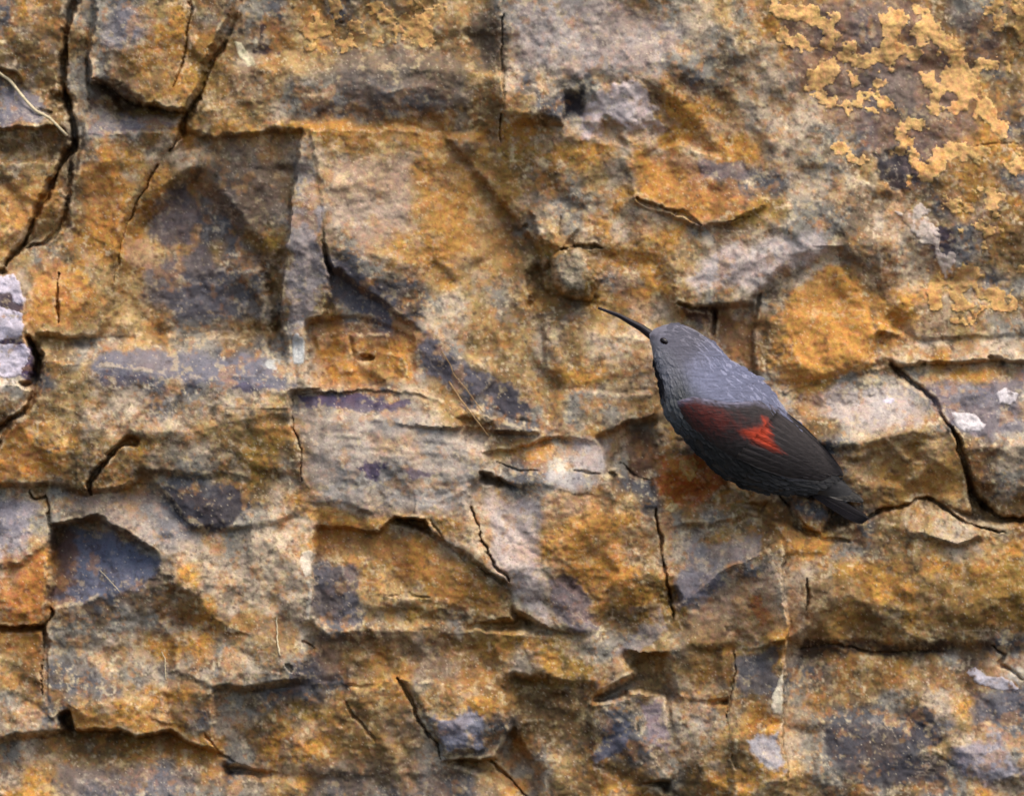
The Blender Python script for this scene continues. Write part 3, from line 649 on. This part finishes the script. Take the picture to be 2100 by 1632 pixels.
lichen([(1368,1046),(1376,1034),(1396,1028),(1399,1038),(1386,1050)], "cream_lichen", "cream lichen chip just below the orange hollow", lin(206,188,142), 4, None, .7, 2)
lichen([(1808,818),(1820,810),(1836,816),(1834,826),(1816,824)], "white_lichen", "tiny white lichen fleck on the grey boulder right of the bird", WHITE, 4, None, 1, 2)
lichen([(1018,990),(1000,960),(984,972),(978,995),(990,1010),(1006,1004)], "pale_lichen_or_edge", "pale pink lichen on the ledge edge near the centre", lin(176,158,140), 3, None, 1.5, 4)

def crust(name, region, label, colour, s, thr, seed, thick=4.5, traced=False):
    D = np.full(U.shape, -99, np.float32)
    for poly in region:
        s_, d = sdf(poly, 40, 2)
        D[s_] = np.maximum(D[s_], d)
    nz = fbm(U, V, s, seed, 4, .6)
    f = (nz - thr + np.clip(D, -30, 40) * .010) * 42
    if traced: f = 2.5 + D + 13 * nz + 9 * n5 + 6 * n7
    f = np.where(D < -28, -9, f)
    m = f > -1.6
    fm = m[:-1, :-1] & m[1:, :-1] & m[:-1, 1:] & m[1:, 1:]
    HH = H + np.clip(f * .9, -1.5, thick) + .9 * n6 + .9 * n5
    CC = np.zeros(U.shape + (3,), np.float32) + colour
    rim = sstep(0, 5, f) - .6 * sstep(5, 10, f)
    CC = CC * (1 + .28 * n5 + .25 * n7 + .22 * n2)[..., None]
    CC = CC * (1 - .35 * (sstep(.15, .4, n1))[..., None]) + lin(206,130,62) * (.35 * sstep(.15, .4, n1))[..., None]
    CC = CC * (1 - .35 * (1 - sstep(1, 5, f))[..., None]) + lin(214,190,138) * (.35 * (1 - sstep(1, 5, f)))[..., None]
    k_ = np.clip(.04 + .5 * sstep(.12, .55, n9 + .5 * n7), 0, .45)[..., None]
    CC = CC * (1 - k_) + COL * k_
    o = grid_mesh(name, fm, HH.astype(np.float32), CC, M_LICHEN)
    tag(o, label, "lichen", None, "stuff"); return o
ORANGE = [[(1580,5),(1640,0),(1680,10),(1690,30),(1650,45),(1600,35)], [(1660,45),(1700,30),(1722,40),(1722,70),(1720,90),(1700,95),(1685,85),(1690,60)],
 [(1595,45),(1610,60),(1635,75),(1660,90),(1675,110),(1660,114),(1640,100),(1615,85),(1597,75)], [(1735,75),(1750,80),(1755,105),(1770,110),(1790,100),(1800,110),(1780,120),(1745,135),(1722,140),(1725,110),(1732,95)],
 [(1800,20),(1845,10),(1860,30),(1858,50),(1845,70),(1850,85),(1870,90),(1890,95),(1895,120),(1880,125),(1860,115),(1845,120),(1840,145),(1830,150),(1825,130),(1810,115),(1805,90),(1815,70),(1800,50)],
 [(1870,0),(1895,10),(1900,30),(1925,50),(1930,65),(1950,85),(1970,105),(1985,135),(2000,155),(2008,175),(1990,185),(1960,175),(1935,160),(1930,150),(1945,140),(1935,115),(1915,95),(1895,95),(1890,80),(1880,65),(1882,45),(1885,30),(1865,15)],
 [(1650,145),(1680,120),(1710,120),(1718,150),(1705,175),(1685,185),(1660,170)], [(1675,190),(1705,195),(1720,205),(1745,210),(1760,200),(1760,190),(1795,185),(1795,200),(1770,205),(1755,220),(1725,215),(1690,205)],
 [(1803,195),(1820,192),(1832,210),(1830,228),(1812,228),(1805,215)], [(1798,155),(1812,160),(1822,175),(1815,182),(1800,175)], [(1903,160),(1920,160),(1935,185),(1925,200),(1922,222),(1912,225),(1908,195)],
 [(1930,150),(2008,175),(2005,195),(1990,200),(1980,225),(1950,235),(1945,215),(1955,190),(1940,180)],
 [(1845,240),(1860,240),(1875,238),(1900,240),(1902,255),(1880,258),(1865,262),(1870,280),(1880,300),(1890,320),(1920,320),(1930,300),(1950,295),(1975,300),(2010,300),(2030,310),(2025,325),(2005,345),(1985,335),(1950,335),(1925,345),(1928,360),(1905,370),(1885,355),(1875,330),(1860,300),(1845,285),(1835,270),(1848,262)],
 [(1990,210),(2015,205),(2030,220),(2050,235),(2070,255),(2060,280),(2040,270),(2025,240),(2005,240)], [(2000,150),(2020,125),(2045,122),(2062,135),(2040,145),(2015,150)],
 [(2020,15),(2050,5),(2060,30),(2060,50),(2040,40),(2025,30)], [(1935,410),(1960,395),(1975,390),(1970,410),(1978,420),(1965,435),(1945,430),(1935,420)],
 [(2000,385),(2025,380),(2045,400),(2040,425),(2050,440),(2040,448),(2020,430),(2005,415)], [(1990,455),(2010,460),(2030,470),(2010,477),(1995,470)],
 [(1718,295),(1730,294),(1734,306),(1722,308)], [(1740,318),(1750,316),(1752,328),(1742,330)], [(1768,320),(1780,318),(1784,330),(1770,332)], [(1822,292),(1845,296),(1848,312),(1830,308)],
 [(1732,222),(1765,214),(1768,222),(1740,228)], [(1780,222),(1796,220),(1800,234),(1786,236)], [(1735,150),(1765,160),(1772,172),(1750,172)], [(1860,346),(1868,350),(1880,368),(1870,370)], [(2060,340),(2090,345),(2100,300),(2110,350),(2070,360)]]
crust("orange_lichen", ORANGE, "orange lichen crust in ragged branching patches over the upper right rock", lin(212,164,108), 18, 0, 701, 2.2, True)
crust("ochre_lichen", [[(1990,0),(2110,-10),(2110,50),(2040,60)], [(2000,130),(2060,120),(2060,150),(2000,150)], [(1990,460),(2040,470),(2030,500)], [(1880,560),(2100,560),(2100,640),(1900,640)],
       [(620,10),(760,0),(900,20),(900,70),(640,90)]],
      "scattered small ochre lichen flecks on the grey rock", lin(196,150,96), 26, .14, 731, 3)

# ------------------------------------------------------------------ dry stems and roots
def simple_mat(name, c, rough=.7, noise=120, amt=.25):
    m, t, b = mat_new(name); N, L = t.nodes, t.links
    tc = N.new("ShaderNodeTexCoord"); nz = N.new("ShaderNodeTexNoise"); nz.inputs["Scale"].default_value = noise; nz.inputs["Detail"].default_value = 4
    L.new(tc.outputs["Object"], nz.inputs["Vector"])
    r = N.new("ShaderNodeValToRGB"); e = r.color_ramp.elements
    e[0].position = .3; e[1].position = .7
    e[0].color = (*(np.array(c) * (1 - amt)), 1); e[1].color = (*np.minimum(np.array(c) * (1 + amt), 1), 1)
    L.new(nz.outputs["Fac"], r.inputs[0]); L.new(r.outputs[0], b.inputs["Base Color"])
    b.inputs["Roughness"].default_value = rough; b.inputs["Specular IOR Level"].default_value = .25
    return m
M_STEM = simple_mat("dry_stem", lin(198,182,148), .7, 500)
M_ROOT = simple_mat("brown_root", lin(150,122,86), .8, 500)

def tube_mesh(pts, radii, n=8):
    """pts in layout units (u, v, h)"""
    vs_, fs = [], []
    P3 = [Vector((p[0], p[1], p[2])) for p in pts]
    for k, p in enumerate(P3):
        t = (P3[min(k + 1, len(P3) - 1)] - P3[max(k - 1, 0)]).normalized()
        a = t.cross(Vector((0, 0, 1)));
        a = a.normalized() if a.length > 1e-4 else Vector((1, 0, 0))
        b = t.cross(a).normalized()
        for i in range(n):
            g = 2 * math.pi * i / n
            q = p + (a * math.cos(g) + b * math.sin(g)) * radii[k]
            vs_.append(P(*q))
    for k in range(len(P3) - 1):
        for i in range(n):
            fs.append((k * n + i, k * n + (i + 1) % n, (k + 1) * n + (i + 1) % n, (k + 1) * n + i))
    fs.append(tuple(range(n))); fs.append(tuple(range((len(P3) - 1) * n, len(P3) * n)))
    return vs_, fs
def obj(name, verts, faces, material, parent=None, smooth=True):
    me = bpy.data.meshes.new(name); me.from_pydata(verts, [], faces); me.update()
    if smooth: me.polygons.foreach_set("use_smooth", np.ones(len(me.polygons), bool))
    me.materials.append(material)
    o = bpy.data.objects.new(name, me); col_.objects.link(o); attach(o, parent)
    return o
def resample(pts, n):
    p = np.array(pts, float); d = np.r_[0, np.cumsum(np.linalg.norm(np.diff(p, axis=0), axis=1))]
    t = np.linspace(0, d[-1], n)
    return np.stack([np.interp(t, d, p[:, k]) for k in range(p.shape[1])], 1)
def stem(pts, r0, r1, name, label, material, cat="straw", lift=1.5, group=None):
    q = resample(pts, 26)
    k = np.array([rock_h(a, b) for a, b in q])
    k = np.array([k[max(0, i - 2):i + 3].max() for i in range(len(k))]); k = np.convolve(np.pad(k, 2, 'edge'), np.ones(5) / 5, 'valid')
    w1 = 1.2 * np.sin(np.arange(26) * 1.3)
    p3 = [(q[i, 0] + w1[i] * .5, q[i, 1] + w1[i] * .4, k[i] + lift + r0) for i in range(26)]
    rr = [r0 + (r1 - r0) * i / 25 + .25 * math.sin(i * 2.1) for i in range(26)]
    vs_, fs = tube_mesh(p3, rr)
    o = obj(name, vs_, fs, material); tag(o, label, cat, group); return o
stem([(-60,110),(0,152),(20,165),(35,184),(60,214),(76,230),(100,241),(118,258),(138,279)], 3.4, 3.0, "straw", "pale dry stem crossing the top left rock down to the dark crack", M_STEM)
stem([(205,1168),(225,1188),(247,1212)], .8, .7, "straw", "hair-thin straw stem in the blue grey hollow at lower left", M_STEM)
stem([(568,1262),(570,1290),(570,1310),(576,1342)], 1.2, 1.5, "straw", "short upright straw stem left of the pale corner line", M_STEM)
stem([(920,782),(942,815),(962,842),(985,872),(1002,894)], 1.9, 1.5, "dry_root", "thin pale root slanting beside the slate grey patch", M_ROOT, "root")
stem([(905,720),(922,745),(932,770),(958,800),(990,845)], 1.1, .9, "dry_root", "hair-thin root running across the slate grey patch", M_ROOT, "root")
stem([(332,1335),(340,1350),(340,1372),(342,1392)], 1.1, .9, "straw", "tiny straw stem on the vertical seam at lower left", M_STEM)

# ------------------------------------------------------------------ the bird
OUT = [((1331,683),(1331,699)), ((1340,675),(1335,712)), ((1360,667),(1338,730)), ((1384,664),(1339,746)), ((1407,669),(1343,766)),
       ((1430,681),(1349,788)), ((1452,694),(1352,806)), ((1475,714),(1355,826)), ((1497,738),(1362,848)), ((1521,753),(1373,868)),
       ((1548,768),(1389,888)), ((1571,789),(1409,910)), ((1591,813),(1431,934)), ((1611,844),(1456,958)), ((1635,867),(1486,982)),
       ((1660,889),(1520,998)), ((1680,909),(1558,1008)), ((1697,932),(1597,1013)), ((1711,958),(1634,1014)), ((1724,980),(1660,1012)), ((1742,1000),(1690,1022)), ((1756,1018),(1718,1038))]
OUTU = np.array([o[0] for o in OUT], float); OUTL = np.array([o[1] for o in OUT], float)
NS = len(OUT)
RD = np.array([9, 20, 30, 37, 42, 46, 51, 58, 66, 73, 78, 80, 80, 77, 71, 62, 52, 41, 31, 22, 13, 6], float)
bu = (U > 1350) & (U < 1720) & (V > 690) & (V < 1040)
HB0 = float(np.percentile(H[bu], 80))
# spine height above the rock: head leans out a little
HC = HB0 + 62 + np.interp(np.arange(NS), [0, 4, 10, 16, 21], [34, 26, 10, -8, -22])
def sect(arr, s):
    return np.interp(s, np.arange(NS), arr) if arr.ndim == 1 else np.array([np.interp(s, np.arange(NS), arr[:, 0]), np.interp(s, np.arange(NS), arr[:, 1])])
def body_pt(s, q, lift=0.0):
    """front skin of the body; q=-1 along the back outline, +1 along the belly outline"""
    a = sect(OUTU, s); b = sect(OUTL, s); c = (a + b) / 2; d = (b - a) / 2
    r = sect(RD, s)
    qq = np.clip(q, -1, 1)
    p = c + d * q
    return (p[0], p[1], sect(HC, s) + r * math.sqrt(max(0, 1 - qq * qq)) + lift)

bird = empty("bird", P(1560, 930, HB0))
tag(bird, "grey wallcreeper-like bird with crimson wing patch clinging to the rock", "bird")
bird['label'] = "small grey bird with long thin bill and red wing patch clinging to rock"

def feather_material(name, attr=True, colour=None, rough=.75, bump=.3, along=(0.66, 0.75), sheen=.15):
    m, t, b = mat_new(name); N, L = t.nodes, t.links
    tc = N.new("ShaderNodeTexCoord"); mp = N.new("ShaderNodeMapping")
    mp.inputs["Rotation"].default_value = (0, radians(-45), 0); mp.inputs["Scale"].default_value = (900, 900, 240)
    mp2 = N.new("ShaderNodeMapping"); mp2.inputs["Rotation"].default_value = (0, radians(45), 0); mp2.inputs["Scale"].default_value = (170, 600, 900)
    nz = N.new("ShaderNodeTexNoise"); nz.inputs["Scale"].default_value = 1.0; nz.inputs["Detail"].default_value = 5
    L.new(tc.outputs["Object"], mp2.inputs["Vector"]); L.new(mp2.outputs[0], nz.inputs["Vector"])
    n2_ = N.new("ShaderNodeTexNoise"); n2_.inputs["Scale"].default_value = 900; n2_.inputs["Detail"].default_value = 3
    L.new(tc.outputs["Object"], n2_.inputs["Vector"])
    r1 = N.new("ShaderNodeMapRange"); r1.inputs[1].default_value = .3; r1.inputs[2].default_value = .7; r1.inputs[3].default_value = .84; r1.inputs[4].default_value = 1.16
    L.new(nz.outputs["Fac"], r1.inputs[0])
    r3 = N.new("ShaderNodeMapRange"); r3.inputs[1].default_value = .3; r3.inputs[2].default_value = .7; r3.inputs[3].default_value = .88; r3.inputs[4].default_value = 1.12
    L.new(n2_.outputs["Fac"], r3.inputs[0])
    mu = N.new("ShaderNodeMath"); mu.operation = 'MULTIPLY'; L.new(r1.outputs[0], mu.inputs[0]); L.new(r3.outputs[0], mu.inputs[1])
    mx = N.new("ShaderNodeMix"); mx.data_type = 'RGBA'; mx.blend_type = 'MULTIPLY'; mx.inputs[0].default_value = 1
    if attr:
        at = N.new("ShaderNodeAttribute"); at.attribute_name = "plumage"; L.new(at.outputs["Color"], mx.inputs[6])
    else:
        mx.inputs[6].default_value = (*colour, 1)
    L.new(mu.outputs[0], mx.inputs[7]); L.new(mx.outputs[2], b.inputs["Base Color"])
    b.inputs["Roughness"].default_value = rough; b.inputs["Specular IOR Level"].default_value = .2
    b.inputs["Sheen Weight"].default_value = sheen; b.inputs["Sheen Roughness"].default_value = .5
    bp = N.new("ShaderNodeBump"); bp.inputs["Strength"].default_value = bump; bp.inputs["Distance"].default_value = .0008
    L.new(nz.outputs["Fac"], bp.inputs["Height"]); L.new(bp.outputs[0], b.inputs["Normal"])
    return m
M_PLUM = feather_material("plumage")
M_WING = feather_material("wing_feathers", bump=.5, sheen=.05)
M_BILL = simple_mat("bill_horn", lin(38,32,38), .45, 300)
M_EYE = simple_mat("eye_dark", (0.008, .005, .005), .12, 100); 
M_LEG = simple_mat("leg_skin", lin(40,34,34), .6, 300)

def set_plumage(me, cols):
    ca = me.color_attributes.new("plumage", 'FLOAT_COLOR', 'POINT')
    c4 = np.ones((len(cols), 4), np.float32); c4[:, :3] = cols
    ca.data.foreach_set("color", c4.ravel())

G_HEAD, G_BACK, G_CHEEK, G_BREAST, G_BELLY, G_BLACK = lin(106,103,113), lin(126,127,148), lin(130,128,134), lin(94,94,94), lin(44,42,40), lin(24,20,24)
def PLUME(s, q):
    head = 1 - min(1, max(0, (s - 5.2) / 2.2))
    t = (q + 1) / 2
    back = G_BACK * (1 - head) + G_HEAD * head
    low = G_BREAST * (1 - min(1, max(0, (s - 7.5) / 3.5))) + G_BELLY * min(1, max(0, (s - 7.5) / 3.5))
    low = low * (1 - head) + G_CHEEK * head
    m = min(1, max(0, (t - .42) / .3)); m = m * m * (3 - 2 * m)
    col = back * (1 - m) + low * m
    if s > 14: 
        m2 = min(1, (s - 14) / 3); col = col * (1 - m2) + lin(62,60,60) * m2
    # dark throat line and lores
    thr = min(1, max(0, (q - .72) / .12)) * (1 if 2.4 < s < 6.4 else max(0, 1 - min(abs(s - 2.4), abs(s - 6.4)) / .6))
    col = col * (1 - thr) + G_BLACK * thr
    lore = max(0, 1 - abs(q + .12) / .35) * max(0, 1 - abs(s - .8) / 1.1)
    col = col * (1 - .75 * lore) + lin(60,54,62) * .75 * lore
    return col
def build_body():
    n_s, n_a = 90, 48
    vs_, cols = [], []
    rn = np.random.default_rng(5)
    for i in range(n_s):
        s = (NS - 1) * i / (n_s - 1)
        a = sect(OUTU, s); b = sect(OUTL, s); c = (a + b) / 2; d = (b - a) / 2; r = sect(RD, s); hc = sect(HC, s)
        for k in range(n_a):
            g = 2 * math.pi * k / n_a
            q = -math.cos(g); z = math.sin(g)
            w_ = 1 + .012 * math.sin(5 * g + s * 3.1) * (1 if s > 1.5 else 0)
            p = c + d * q * w_
            vs_.append(P(p[0], p[1], hc + r * z * (1 if z > 0 else .8)))
            # plumage
            col = PLUME(s, q)
            cols.append(col * (1 + .05 * rn.standard_normal()))
    fs = []
    for i in range(n_s - 1):
        for k in range(n_a):
            fs.append((i * n_a + k, (i + 1) * n_a + k, (i + 1) * n_a + (k + 1) % n_a, i * n_a + (k + 1) % n_a))
    fs.append(tuple(range(n_a))[::-1]); fs.append(tuple(range((n_s - 1) * n_a, n_s * n_a)))
    o = obj("body", vs_, fs, M_PLUM, bird); set_plumage(o.data, np.array(cols)); return o
build_body()

def contour_feathers():
    rn = np.random.default_rng(31)
    vs_, fs, cols = [], [], []
    for n in range(2400):
        s_ = rn.uniform(2.2, 18.5); q = rn.uniform(-.985, .985)
        p0 = np.array(body_pt(s_, q)); L = rn.uniform(6, 12) + min(s_, 10) * .9; wd = L * rn.uniform(.16, .26)
        p1 = np.array(body_pt(min(s_ + .55, NS - 1), q)); ax = p1[:2] - p0[:2]; ax /= np.linalg.norm(ax) + 1e-6
        a = rn.normal(0, .16); ax = np.array([ax[0] * math.cos(a) - ax[1] * math.sin(a), ax[0] * math.sin(a) + ax[1] * math.cos(a)]); nr = np.array([-ax[1], ax[0]])
        c0 = PLUME(s_, q) * (1 + .02 * rn.standard_normal())
        k0 = len(vs_); lift = rn.uniform(.05, .3)
        for t, wf in ((0, .5), (.4, 1), (.8, .8), (1.0, .15)):
            for e in (-1, 0, 1):
                p = p0[:2] + ax * L * t + nr * wd * wf * e
                h = p0[2] + (p1[2] - p0[2]) * min(1.2, L * t / 22) + .3 + lift * t + (.2 if e == 0 else 0)
                vs_.append(P(p[0], p[1], h)); cols.append(np.clip(c0 * (1.04 if e == 0 else .97 + .05 * t), .003, 1))
        for r in range(3):
            for c in range(2): fs.append((k0 + r * 3 + c, k0 + r * 3 + c + 1, k0 + r * 3 + c + 4, k0 + r * 3 + c + 3))
    o = obj("contour_feathers", vs_, fs, M_PLUM, bird); o["kind"] = "stuff"; set_plumage(o.data, np.array(cols))
contour_feathers()
# bill: long, slightly down-curved, two mandibles
def bill_part(name, off, r0, r1, extra):
    q = resample([(1340,693),(1314,673),(1290,660),(1269,648),(1248,640),(1226,632)], 22)
    h0 = HC[0]
    p3 = [(q[i, 0] + off[0], q[i, 1] + off[1] * (1 - i / 21 * .75), h0 - 1.0 * i * .6) for i in range(22)]
    rr = [r0 + (r1 - r0) * (i / 21)**.8 for i in range(22)]
    v_, f_ = tube_mesh(p3, rr, 10)
    return obj(name, v_, f_, M_BILL, bird)
bill_part("upper_bill", (0, -2.2), 8.6, 1.7, 0)
bill_part("lower_bill", (-1, 4.0), 5.2, 1.3, 0)

def ellipsoid(c, r, tilt=0, n=16, m=10):
    v_, f_ = [], []
    ct, st = math.cos(tilt), math.sin(tilt)
    for i in range(m + 1):
        th = math.pi * i / m
        for k in range(n):
            ph = 2 * math.pi * k / n
            x, y, z = r[0] * math.sin(th) * math.cos(ph), r[1] * math.sin(th) * math.sin(ph), r[2] * math.cos(th)
            v_.append(P(c[0] + x * ct - y * st, c[1] + x * st + y * ct, c[2] + z))
    for i in range(m):
        for k in range(n):
            f_.append((i * n + k, i * n + (k + 1) % n, (i + 1) * n + (k + 1) % n, (i + 1) * n + k))
    return v_, f_
# eye at (1362, 701)
def on_body(u, v):
    best = None
    for s in np.linspace(0, NS - 1, 211):
        a = sect(OUTU, s); b = sect(OUTL, s); d = b - a
        t = ((u - a[0]) * d[0] + (v - a[1]) * d[1]) / (d @ d)
        p = a + d * t; e = (p[0] - u)**2 + (p[1] - v)**2
        if best is None or e < best[0]: best = (e, s, 2 * t - 1)
    return best[1], best[2]
s_e, q_e = on_body(1362, 701)
pe = body_pt(s_e, q_e)
v_, f_ = ellipsoid((1363, 702, pe[2] - 3.5), (12.5, 7, 6), radians(33)); eye = obj("eye", v_, f_, M_EYE, bird)

# wing: a shell of coverts with long flight feathers laid over each other, following the flank
RED, RUST, DKW, GRYW = lin(166,58,34), lin(96,42,36), lin(50,45,45), lin(66,60,62)
REDP = np.array([(1512,884),(1542,877),(1561,872),(1558,852),(1571,860),(1577,884),(1582,906),(1604,930),(1574,921),(1540,905)], float)
def inpoly(u, v, poly):
    d = 1e9; ins = False; n = len(poly)
    for k in range(n):
        x0, y0 = poly[k]; x1, y1 = poly[(k + 1) % n]
        ex, ey = x1 - x0, y1 - y0
        t = min(1, max(0, ((u - x0) * ex + (v - y0) * ey) / (ex * ex + ey * ey)))
        d = min(d, math.hypot(u - x0 - t * ex, v - y0 - t * ey))
        if (y0 > v) != (y1 > v) and u < ex * (v - y0) / ey + x0: ins = not ins
    return d if ins else -d
SHOULDER = np.array([(1390,818),(1430,824),(1480,842),(1500,870),(1470,878),(1425,860),(1398,842)], float)
def wing_colour(u, v, rn):
    c = DKW.copy()
    g = min(1, max(0, (v - (820 + (u - 1390) * .62)) / 90)); 
    c = c * (1 - .7 * g) + lin(52,48,42) * .7 * g
    m = min(1, max(0, (inpoly(u, v, SHOULDER) + 9) / 18)); m *= max(0, .75 + .4 * rn.standard_normal()); m = min(m, .9); c = c * (1 - m) + RUST * m
    m = min(1, max(0, (inpoly(u, v, REDP) + 4 + 2 * rn.standard_normal()) / 11)); c = c * (1 - m) + RED * m
    te = v - np.interp(u, W_UP[:, 0], W_UP[:, 1])
    k = max(0, 1 - te / 16) * (1 if u < 1600 else max(0, 1 - (u - 1600) / 25)) * (.75 + .35 * rn.standard_normal())
    k = min(.9, max(0, k)); c = c * (1 - k) + lin(120,116,134) * k
    r = math.exp(-((u - 1470) / 60)**2 - ((v - 872) / 26)**2) * (.45 + .35 * rn.standard_normal()); r = min(.6, max(0, r)); c = c * (1 - r) + RUST * r
    return c * (1 + .13 * rn.standard_normal())
# upper and lower edge of the folded wing in (u, v), from shoulder to tip
W_UP = resample([(1386,822),(1420,812),(1449,817),(1498,824),(1548,818),(1585,828),(1612,846),(1647,873),(1680,906),(1708,937),(1728,974)], 60)
W_LO = resample([(1386,830),(1396,852),(1416,880),(1450,908),(1490,934),(1534,956),(1578,972),(1630,985),(1686,990),(1730,981)], 60)
wing = None
def wing_surface(t, q):
    """t 0..1 from shoulder to tip, q 0..1 from upper to lower edge -> (u, v, h)"""
    a = np.array([np.interp(t * 59, np.arange(60), W_UP[:, k]) for k in (0, 1)]); b = np.array([np.interp(t * 59, np.arange(60), W_LO[:, k]) for k in (0, 1)])
    p = a + (b - a) * q
    return p
_cache = {}
def skin_h(u, v):
    key = (round(u / 4), round(v / 4))
    if key not in _cache:
        s, q = on_body(key[0] * 4, key[1] * 4); _cache[key] = body_pt(s, max(-.93, min(.93, q)))[2]
    return _cache[key]
def skin_hs(u, v):
    x, y = u / 4, v / 4; x0, y0 = math.floor(x), math.floor(y); fx, fy = x - x0, y - y0
    f = lambda a, b: skin_h(a * 4, b * 4)
    return (f(x0, y0) * (1 - fx) + f(x0 + 1, y0) * fx) * (1 - fy) + (f(x0, y0 + 1) * (1 - fx) + f(x0 + 1, y0 + 1) * fx) * fy

def build_wing():
    global wing
    rn = np.random.default_rng(9)
    n_t, n_q = 70, 26
    vs_, cols = [], []
    for layer in (0, 1):
        for i in range(n_t):
            t = i / (n_t - 1)
            for k in range(n_q):
                q = k / (n_q - 1)
                u, v = wing_surface(t, q)
                edge = math.sin(math.pi * min(1, max(0, q)))**.5
                tt = min(1, t * 8)**.5 * min(1, (1 - t) * 5)**.5
                lift = (-.5 + 8 * edge * tt) if layer == 0 else (-5)
                # rows of coverts: scalloped little steps
                row = (t * 16 + .5 * math.sin(q * 40)) % 1
                if layer == 0 and t < .6: lift += 1.1 * row * edge
                vs_.append(P(u, v, skin_hs(u, v) + lift)); cols.append(wing_colour(u, v, rn))
    fs = []
    B = n_t * n_q
    for i in range(n_t - 1):
        for k in range(n_q - 1):
            a = i * n_q + k
            fs.append((a, a + n_q, a + n_q + 1, a + 1)); fs.append((B + a, B + a + 1, B + a + n_q + 1, B + a + n_q))
    rim = [i * n_q for i in range(n_t)] + [(n_t - 1) * n_q + k for k in range(1, n_q)] + [i * n_q + n_q - 1 for i in range(n_t - 2, -1, -1)] + [k for k in range(n_q - 2, 0, -1)]
    for a, b in zip(rim, rim[1:] + rim[:1]): fs.append((a, b, B + b, B + a))
    wing = obj("wing", vs_, fs, M_WING, bird); set_plumage(wing.data, np.array(cols))
build_wing()
def feather(name, base, tip, width, lift0, lift1, colfun, parent, n=18, bend=6):
    base = np.array(base, float); tip = np.array(tip, float)
    ax = tip - base; L = np.linalg.norm(ax); ax /= L; nr = np.array([-ax[1], ax[0]])
    vs_, cols = [], []; rn = np.random.default_rng(int(base[0] * 7 + tip[1] * 3))
    m = 7
    for lay in (0, 1):
        for i in range(n):
            t = i / (n - 1)
            wdt = width * (.55 + .45 * min(1, t * 3)) * (1 if t < .72 else math.sqrt(max(.02, 1 - ((t - .72) / .285)**2)))
            c = base + ax * L * t + nr * bend * math.sin(math.pi * t)
            for k in range(m):
                e = (k / (m - 1) - .5) * 2
                p = c + nr * wdt * .5 * e
                h = skin_hs(*p) if not callable(parent[1]) else parent[1](p)
                h += lift0 + (lift1 - lift0) * t + 2.2 * (1 - e * e) - (1.4 if lay else 0)
                vs_.append(P(p[0], p[1], h)); cc = colfun(p[0], p[1], rn)
                if abs(e) < .2: cc = cc * .7
                if abs(e) > .9: cc = cc * 1.6
                cols.append(cc)
    fs = []; B = n * m
    for i in range(n - 1):
        for k in range(m - 1):
            a = i * m + k
            fs.append((a, a + m, a + m + 1, a + 1)); fs.append((B + a, B + a + 1, B + a + m + 1, B + a + m))
    rim = [i * m for i in range(n)] + [(n - 1) * m + k for k in range(1, m)] + [i * m + m - 1 for i in range(n - 2, -1, -1)] + [k for k in range(m - 2, 0, -1)]
    for a, b in zip(rim, rim[1:] + rim[:1]): fs.append((a, b, B + b, B + a))
    o = obj(name, vs_, fs, M_WING, parent[0]); set_plumage(o.data, np.clip(np.array(cols), .004, 1)); return o
FL = 9
for k in range(FL):
    f = k / (FL - 1)
    b0 = wing_surface(.52 - .10 * f, .12 + .80 * f); t0 = wing_surface(.995 - .22 * f * f, .30 + .58 * f)
    if f > .5: t0 = t0 + np.array([0, 2.0])
    feather("flight_feather", b0, t0, 22, 8, 7 - 4 * f, wing_colour, (wing, None), bend=-4 + 6 * f)
# the tertials and folded far wing lying over the rump, and the tail
dark_t = lambda u, v, rn: lin(30,26,28) * (1 + .12 * rn.standard_normal())
olive = lambda u, v, rn: lin(72,68,64) * (1 + .10 * rn.standard_normal())
tail_h = lambda p: float(np.interp(p[0], [1600, 1690, 1780], [HC[17] + 26, HC[20] + 6, HC[21] - 2]))
tail = obj("tail", *ellipsoid((1682, 1012, tail_h((1682, 0)) - 10), (56, 11, 6), radians(38)), M_LEG, bird)
for k in range(5):
    f = k / 4
    feather("tail_feather", (1640 + 6 * f, 992 - 6 * f), (1768 + 12 * f, 1073 - 10 * f), 15, -6 + 2.0 * k, -4 + 2.0 * k, dark_t, (tail, tail_h), bend=2)
for k in range(4):
    feather("tail_covert", (1606 + 14 * k, 966 + 3 * k), (1736 + 11 * k, 1022 + 2 * k), 26 - 2 * k, 9 - k, 5 - k, olive, (tail, tail_h), bend=-3)
# legs tucked against the rock below the belly, toes gripping it
for (lu, lv, fu, fv) in ((1478, 915, 1472, 948), (1545, 955, 1540, 985)):
    s, q = on_body(lu, lv); hb = sect(HC, s)
    hr = max(rock_h(fu + a, fv + b) for a in (-6, 0, 6) for b in (-6, 0, 6))
    v_, f_ = tube_mesh([(lu, lv, hb - 30), ((lu + fu) / 2 + 6, (lv + fv) / 2, (hb + hr) / 2 - 18), (fu, fv, hr + 4)], [7, 4.5, 4], 8)
    leg = obj("leg", v_, f_, M_LEG, bird)
    for (du, dv) in ((-18, -20), (-2, -30), (16, -24), (4, 16)):
        pts = [(fu, fv, hr + 4)] + [(fu + du * t, fv + dv * t, rock_h(fu + du * t, fv + dv * t) + 3.5) for t in (.35, .7, 1)]
        pts.append((fu + du * 1.25, fv + dv * 1.25, rock_h(fu + du * 1.25, fv + dv * 1.25) - 2))
        v2, f2 = tube_mesh(pts, [3.6, 3.2, 3, 2.4, .6], 6)
        obj("toe", v2, f2, M_LEG, leg)
